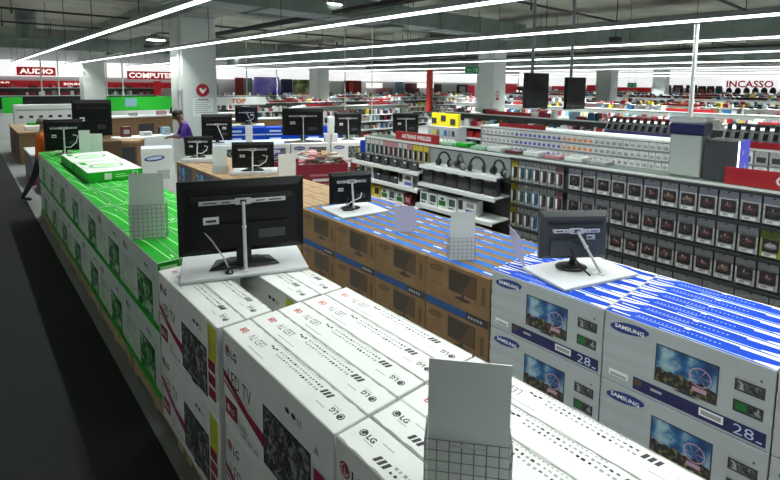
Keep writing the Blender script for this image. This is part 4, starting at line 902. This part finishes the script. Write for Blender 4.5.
for a in (('B', 203, 84, 218, 96, INKG, 'grey board right of the nearest column on the back wall'), ('B', 205, 86, 214, 91, BRED, 'small red sign right of the nearest column'),
          ('B', 235, 77.5, 243, 97, mat('panel_brick', (.36, .04, .02), .6), 'brick red panel right of the nearest column'), ('B', 243, 78, 252, 97, GREI, 'dark grey panel between brick red and blue panels'),
          ('B', 254, 77, 279, 98, BL2, 'large deep blue panel on the back wall'), ('B', 281, 79, 292, 97, NAVY, 'dark navy panel right of the blue panel'), ('B', 293, 79.5, 310, 97, MUL, 'mottled green and yellow display panel on the back wall'),
          ('B', 330, 81, 341, 96, CARD, 'white display panel right of the centre column'), ('B', 344, 80.5, 361, 97, REDB, 'dark red framed opening on the back wall'), ('B', 349, 82, 353, 96, mat('panel_orange_red', (.6, .08, .02), .5), 'orange-red stripe panel inside the dark red opening'),
          ('B', 366, 83, 382, 88, LW, 'bright white sign on the back wall at centre'), ('B', 376, 88, 392, 98, PINK, 'pinkish display panel below the white centre sign'), ('B', 395, 82, 403, 97, LBL, 'light blue panel on the back wall')):
    if 'stripe' in a[6] or 'small red' in a[6]: wall_panel(*a, off=.45)
    elif a[6].startswith('bright'): wall_panel(*a, off=.6)
    else: wall_panel(*a)
# sign with large orange letters on a white board
o, fr, L, h = wall_panel('B', 203, 97, 265, 105, SHW, 'white board with orange and brown letters unsupported, low before the back wall', 'TOP', mat('letters_orange', (.5, .13, .02), .5), off=11, tw=.24, tx=.42, nm='lettered_board')
for a in (('B', 434, 84, 441, 101, BROW, 'brown tall panel at the left end of the back wall'), ('B', 417, 83, 433, 88, LW, 'bright white sign near the orange-red post'), ('B', 405, 83.5, 419, 94, DRED, 'purple-red sign left of the orange-red post'),
          ('B', 442, 84, 456, 100, CARD, 'white display panel right of the brown panel'), ('B', 456, 84.5, 467, 104, INK, 'black framed panel left of the exit-sign column'), ('B', 459, 86.5, 464.5, 102, INKG, 'grey glass inside the black framed panel'), ('B', 467, 85.5, 474, 101, BRED, 'narrow red panel beside the exit-sign column'),
          ('B', 504, 84, 516, 96, BRED, 'red panel right of the exit-sign column'), ('R', 516, 87, 528, 103, DRED, 'dark red framed panel left of the hanging screens'), ('R', 552, 86, 566, 92, BRED, 'red panel between the hanging screens'), ('R', 587, 85, 596, 97, BRED, 'red panel right of the hanging screens'),
          ('R', 612, 97.5-10, 651, 92, BRED, 'long red band between the two right columns'), ('R', 661, 85, 671, 97, DRED, 'dark red framed poster, first right of the far column'), ('R', 673, 85, 683, 97, BROW, 'brown framed poster, second right of the far column'), ('R', 686, 85, 697, 98, DRED, 'dark red framed poster, third right of the far column'), ('R', 698, 86, 706, 98, BROW, 'brown framed poster, fourth right of the far column'), ('R', 707, 86, 714, 98, DRED, 'dark red framed poster, fifth right of the far column'),
          ('R', 715.5, 86, 722, 100, TEAL, 'teal shelf panel left of the cashier sign')):
    o, fr, L, h = wall_panel(*a, off=.6 if ('grey glass' in a[6] or 'white sign' in a[6]) else .33)
    if 'poster' in a[6]: b = MB(); b.rect(fr, L*.25, h*.25, L*.75, h*.75, PINK, .01); b.build('poster_print', o)
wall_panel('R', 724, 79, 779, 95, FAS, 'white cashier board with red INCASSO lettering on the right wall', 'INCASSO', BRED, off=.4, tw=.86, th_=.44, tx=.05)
bpy.data.objects['lettering'] if 0 else None
for o_ in COL.objects:
    if o_.get('label', '').startswith('white cashier'):
        o_.children[0].location.z = .22
wall_panel('R', 724, 94.5, 768, 96.5, BRED, 'thin red strip under the cashier board', off=.45)
for k in range(6):
    p = onX(729+k*8.8, 90.5, X1-.9); b = MB(); b.lathe([(.04, -.24), (.20, -.2), (.21, 0), (.13, .18), (.03, .24)], INK, n=14); tag(b.build('hanging_lamp', loc=p), 'black dome lamp under the red cashier lettering, %s from left' % ORD[k], 'lamp', 'black dome lamps')
# ------------------------------------------------------------------ left background
b = MB(); b.cbox(0, 0, 0, .60, .5, .98, W, .01, top=SAML); fr = FR((0, 0, 0), (1, 0, 0), (0, 0, 1)); b.ell(fr, .26, .76, .2, .06, ELL, a0=R(6)); b.ell(fr, .26, .765, .16, .035, SAML, .002, a0=R(6)); b.rect(fr, .3, .3, .55, .5, SAMS)
tag(b.build('white_carton', loc=(2.78, 11.15, 0), rz=R(-15)), 'white carton stack with blue oval mark beside the man in purple', 'carton')
b = MB(); b.cbox(0, 0, 0, .92, .6, .86, BRN, .01); b.box(.05, -.004, .1, .42, 0, .76, DGR); b.box(.5, -.004, .1, .87, 0, .76, DGR); b.cbox(-.02, -.02, .86, .94, .62, .92, TAN, .005); tag(b.build('display_crate', loc=(2.45, 13.75, 0), rz=R(-30)), 'brown crate with dark front panels behind the green cartons', 'crate')
b = MB(); b.cbox(0, 0, 0, .85, .6, 1.145, BRND, .01); tag(b.build('stand_crate', loc=(1.66, 11.5, 0)), 'dark brown crate under the tall television beyond the green cartons', 'crate')
television(.71, .76, .11, (2.03, 11.75, 1.146), R(-12), 'tall black television beyond the green cartons, left background', strut=None, base='oval')
television(.56, .53, .07, (1.27, 9.85, 1.152), R(-8), 'black television with white strut on the far end of the green cartons', strut='straight', cable='white')
b = MB(); b.cbox(0, 0, 0, 5.4, .6, 1.18, BRN, .01); b.box(-.02, -.04, 1.18, 5.42, .64, 1.23, SHW)
for k in (1.6, 3.4): b.box(k, -.01, .55, k+.5, 0, .95, INK)
tag(b.build('service_counter', loc=(2.9, 18.2, 0)), 'long brown service counter with white top behind the man in purple', 'counter')
b = MB(); b.cbox(0, 0, 0, 2.2, .6, .84, SHW, .01)
tag(b.build('white_table', loc=(3.1, 14.9, 0)), 'low white table in front of the brown service counter', 'table')
for i, (x, y, z, w, d, h, m, l) in enumerate(((3.3, 15.1, .842, .25, .2, .3, DRED, 'small dark red box on the low white table'), (3.8, 15.1, .842, .3, .22, .12, SHW, 'small white device on the low white table'), (4.4, 15.15, .842, .22, .2, .22, LBL, 'small light blue box on the low white table'), (4.8, 15.1, .842, .3, .2, .1, INK, 'small black device on the low white table'),
        (3.4, 18.4, 1.232, .3, .2, .12, INK, 'black device on the service counter, leftmost'), (4.3, 18.4, 1.232, .25, .2, .1, GREI, 'grey device on the service counter'), (5.2, 18.4, 1.232, .3, .2, .14, PINK, 'pink box on the service counter'))):
    b = MB(); b.cbox(0, 0, 0, w, d, h, m, .01); b.box(w*.2, -.002, h*.3, w*.8, 0, h*.7, INKG); tag(b.build('boxed_device', loc=(x, y, z)), l, 'box')
b = MB(); b.cbox(-.14, -.1, 0, .14, .1, .9, INK, .01); tag(b.build('floor_speaker', loc=(5.0, 17.2, 0)), 'tall black speaker standing before the service counter', 'speaker')
GS = mat('green_screen', (.015, .42, .025), .5, emit=.15)
b = MB(); b.box(1.25, 26, 1.02, 1.95, 26.2, 1.68, GS); b.box(1.0, 26, 0, 2.1, 26.2, 1.02, SHW); tag(b.build('green_backdrop'), 'bright green display wall at the far left', 'display wall')
b = MB(); b.box(4.7, 26, 1.0, 8.6, 26.2, 1.66, GS); b.box(4.6, 26, 0, 9, 26.2, 1.0, SHW); b.box(5.9, 25.99, 1.2, 6.4, 26, 1.6, LBL); tag(b.build('green_backdrop'), 'bright green display wall between the two left columns', 'display wall')
r = empty('slatted_display', (1.4, 22.5, 0)); b = MB(); b.cbox(0, 0, 0, 2.6, .4, 1.5, SHW, .01); b.build('body', r)
b = MB(); b.box(.05, -.01, 1.28, 2.55, 0, 1.33, INKG); b.build('price_rail', r)
for k in range(8): b = MB(); b.box(.15+k*.3, -.012, 1.0, .27+k*.3, 0, 1.1, INK); b.build('price_tag', r)
tag(r, 'long low white display with dark price tags at far left', 'display')
b = MB(); b.cbox(0, 0, 0, .95, 3.5, .88, BRN, .01); b.box(-.02, -.02, .88, .97, 3.52, .92, TAN); b.box(-.004, .4, .1, 0, 1.5, .8, BRND); b.box(-.004, 1.9, .1, 0, 3.2, .8, BRND); tag(b.build('display_counter', loc=(1.15, 17.3, 0)), 'brown wooden counter at far left beyond the orange vest', 'counter')
for i, (dx, dy, m, l) in enumerate(((.2, .6, SHW, 'white boxed device on the far left counter, nearer'), (.4, 2.0, GRN, 'green boxed device on the far left counter, farther'))):
    b = MB(); b.cbox(0, 0, 0, .4, .5, .12, m, .01); tag(b.build('boxed_device', loc=(1.15+dx, 17.3+dy, .922)), l, 'box')
b = MB(); b.cbox(0, 0, .12, .7, 1.6, .68, GREI, .01); b.box(-.01, -.01, .68, .71, 1.61, .72, SHW); b.box(0, 0, 0, .7, 1.6, .12, REDB); tag(b.build('goods_cart', loc=(1.1, 13.6, 0)), 'grey and dark red goods cart behind the person in orange', 'cart')
b = MB(); b.cbox(0, 0, 0, .6, .9, .34, DRED, .01); b.box(.05, -.005, .05, .55, 0, .28, PINK); tag(b.build('red_crate', loc=(1.15, 12.45, 0)), 'dark red crate on the floor behind the green cartons', 'crate')
# ------------------------------------------------------------------ people
def person(loc, rz, J, mats, label, hair=HAIR, tall=1.0, name='person', fingers=True):
    """J: joints in local metres (x right, y forward); one skinned body"""
    V, E, Rr, seg = [], [], [], []
    def a(p, r, parent, s):
        V.append(Vector(p)); Rr.append(r); seg.append(s)
        if parent is not None: E.append((parent, len(V)-1))
        return len(V)-1
    pel = a(J['pelvis'], .13, None, 'legs'); wa = a(J['waist'], .12, pel, 'top'); ch = a(J['chest'], .145, wa, 'top'); nb = a(J['neck'], .058, ch, 'skin')
    hd = Vector(J['head']); nd = (hd-Vector(J['neck'])); h1 = a(Vector(J['neck'])+nd*.55, .07, nb, 'skin'); h2 = a(hd, .098, h1, 'skin'); h3 = a(hd+nd.normalized()*.075+Vector((0, -.01, 0)), .075, h2, 'skin')
    fwd = Vector(J.get('look', (0, 1, -.1))).normalized(); a(hd+fwd*.118-nd.normalized()*.015, .014, h2, 'skin')
    for s, sx in (('l', -1), ('r', 1)):
        sh = a(J['sh_'+s], .068, ch, 'top'); el = a(J['el_'+s], .046, sh, 'top'); wr = a(J['wr_'+s], .028, el, 'skin'); d = (Vector(J['wr_'+s])-Vector(J['el_'+s])).normalized(); pa = a(Vector(J['wr_'+s])+d*.075, .034, wr, 'skin')
        if fingers:
            side = d.cross(Vector((0, 0, 1))).normalized() if abs(d.z) < .9 else Vector((0, 1, 0)); dn = Vector((0, 0, -1)) if abs(d.z) < .9 else Vector((0, 1, 0))
            for k, l in enumerate((.062, .072, .068, .052)):
                f0 = Vector(V[pa])+side*(k-1.5)*.02+d*.03; i0 = a(f0, .0095, pa, 'skin'); i1 = a(f0+d*l*.55+dn*l*.12, .009, i0, 'skin'); a(f0+d*l*.85+dn*l*.45, .008, i1, 'skin')
            f0 = Vector(V[wr])+d*.035+side*.035*sx; i0 = a(f0, .011, wr, 'skin'); a(f0+d*.045+side*.02*sx, .009, i0, 'skin')
        hp_ = a(J['hip_'+s], .092, pel, 'legs'); kn = a(J['kn_'+s], .06, hp_, 'legs'); an = a(J['an_'+s], .04, kn, 'legs'); t = Vector(J['an_'+s])+Vector(J.get('toe_'+s, (0, .16, -.05))); a(t, .034, an, 'shoe')
    V = [v*tall for v in V]; Rr = [q*tall for q in Rr]
    me = bpy.data.meshes.new(name); me.from_pydata(V, E, []); o = bpy.data.objects.new(name, me); COL.objects.link(o)
    sk = o.modifiers.new('skin', 'SKIN'); sk.use_smooth_shade = True
    for i, q in enumerate(Rr): me.skin_vertices[0].data[i].radius = (q, q)
    me.skin_vertices[0].data[0].use_root = True
    o.modifiers.new('sub', 'SUBSURF').levels = 1
    bpy.context.view_layer.update(); dg = bpy.context.evaluated_depsgraph_get(); nm = bpy.data.meshes.new_from_object(o.evaluated_get(dg)); o.modifiers.clear(); o.data = nm
    keys = ['top', 'legs', 'skin', 'shoe']; nm.materials.clear()
    for k in keys: nm.materials.append(mats[k])
    segs = [(V[i], V[j], seg[j]) for i, j in E]
    for p in nm.polygons:
        c = p.center; best = None
        for A_, B_, s_ in segs:
            d = B_-A_; t = max(0, min(1, (c-A_).dot(d)/max(d.length_squared, 1e-9))); q = (A_+d*t-c).length
            if best is None or q < best[0]: best = (q, s_)
        p.material_index = keys.index(best[1]); p.use_smooth = True
    o.location = loc; o.rotation_euler.z = rz
    # hair cap and eyes
    hd = hd*tall; b = MB(); b.lathe([(.112*tall, -.01), (.113*tall, .03), (.10*tall, .075), (.06*tall, .108), (.015*tall, .12)], hair, n=16)
    q = b.build('hair', o, tuple(hd-fwd*.018+Vector((0, 0, .015))), smooth=True); q.rotation_euler.x = math.asin(max(-1, min(1, fwd.z)))*.8+R(8)
    sd = fwd.cross(Vector((0, 0, 1))).normalized(); b = MB()
    for s_ in (-1, 1):
        e = hd+fwd*.092*tall+sd*s_*.033+Vector((0, 0, .012)); b = MB(); bm = bmesh.new(); bmesh.ops.create_icosphere(bm, subdivisions=1, radius=.011); b.add([v.co+e for v in bm.verts], [tuple(v.index for v in f.verts) for f in bm.faces], INK); bm.free(); b.build('eye', o)
        e = hd+sd*s_*.1*tall+Vector((0, 0, -.005)); b = MB(); b.tube([e+Vector((0, 0, -.025)), e+sd*s_*.012, e+Vector((0, 0, .025))], [.008, .013, .008], mats['skin'], 6); b.build('ear', o)
    m_ = hd+fwd*.097*tall-Vector((0, 0, .05)); b = MB(); b.tube([m_-sd*.022, m_+fwd*.004, m_+sd*.022], .006, DRED, 5); b.build('mouth', o)
    return tag(o, label, 'person'), o
stand = dict(pelvis=(0, 0, .93), waist=(0, .01, 1.08), chest=(0, 0, 1.28), neck=(0, 0, 1.46), head=(0, .03, 1.61), sh_l=(-.18, 0, 1.39), sh_r=(.18, 0, 1.39), el_l=(-.24, .02, 1.1), el_r=(.24, .02, 1.1), wr_l=(-.22, .2, .98), wr_r=(.22, .2, .98), hip_l=(-.1, 0, .88), hip_r=(.1, 0, .88), kn_l=(-.1, .03, .48), kn_r=(.1, .03, .48), an_l=(-.1, -.02, .09), an_r=(.1, -.02, .09))
# man in purple bending to his right (facing world -X)
pj = dict(stand); pj.update(waist=(0, .02, 1.10), chest=(0, .08, 1.31), neck=(0, .16, 1.48), head=(0, .25, 1.60), look=(0, 1, -.6), sh_l=(-.18, .1, 1.40), sh_r=(.18, .1, 1.40), el_l=(-.22, .2, 1.14), el_r=(.24, .2, 1.14), wr_l=(-.10, .34, 1.15), wr_r=(.12, .36, 1.13))
person((3.86, 11.30, 0), R(80), pj, dict(top=PURP, legs=CLOTHD, skin=mat('skin_dark', (.13, .06, .04), .6), shoe=BLK), 'man in purple shirt bending over the cartons by the nearest column', tall=1.03)
# walker in orange vest, long stride
wj = dict(stand); wj.update(pelvis=(0, 0, .86), waist=(0, .01, 1.03), chest=(0, .02, 1.22), neck=(0, .04, 1.39), head=(0, .07, 1.54), look=(0, 1, -.3), sh_l=(-.18, .02, 1.32), sh_r=(.18, .02, 1.32), el_l=(-.23, .05, 1.04), el_r=(.23, .05, 1.04), wr_l=(-.18, .25, .95), wr_r=(.2, .25, .95), hip_l=(-.1, 0, .82), hip_r=(.1, 0, .82), kn_l=(-.1, -.13, .48), kn_r=(.1, .25, .46), an_l=(-.1, -.34, .10), an_r=(.1, .3, .08))
person((1.12, 11.72, 0), R(-82), wj, dict(top=ORANGE, legs=CLOTHD, skin=SKIN, shoe=BLK), 'person in orange vest and black trousers striding behind the green cartons', hair=HAIRG, tall=1.0)
for i, (x, y, rz, mt, l) in enumerate(((6.3, 19.9, 20, CLOTHD, 'person in black behind the service counter, left of two'), (7.2, 20.6, 60, CLOTHD, 'person in black behind the service counter, right of two'), (31.0, 7.6, 100, CLOTHD, 'dark clothed shopper in the right distance below the cashier board'), (17.8, 10.9, 200, CLOTHD, 'dark clothed shopper beside the exit-sign column'), (24.5, 12.4, 140, DRED, 'shopper in dark red top between the far shelf rows'), (15.0, 9.0, 60, LBL, 'shopper in light blue top among the central shelf rows'))):
    person((x, y, 0), R(rz), stand, dict(top=mt, legs=CLOTHD, skin=SKIN, shoe=BLK), l, fingers=False, tall=1.0)
# ------------------------------------------------------------------ render look
wld = bpy.data.worlds.new('world'); S.world = wld; wld.use_nodes = True
wld.node_tree.nodes['Background'].inputs[0].default_value = (.5, .6, .6, 1); wld.node_tree.nodes['Background'].inputs[1].default_value = .02
S.view_settings.view_transform = 'Standard'; S.view_settings.look = 'None'; S.view_settings.gamma = 1; S.view_settings.use_curve_mapping = False
S.view_settings.exposure = .6
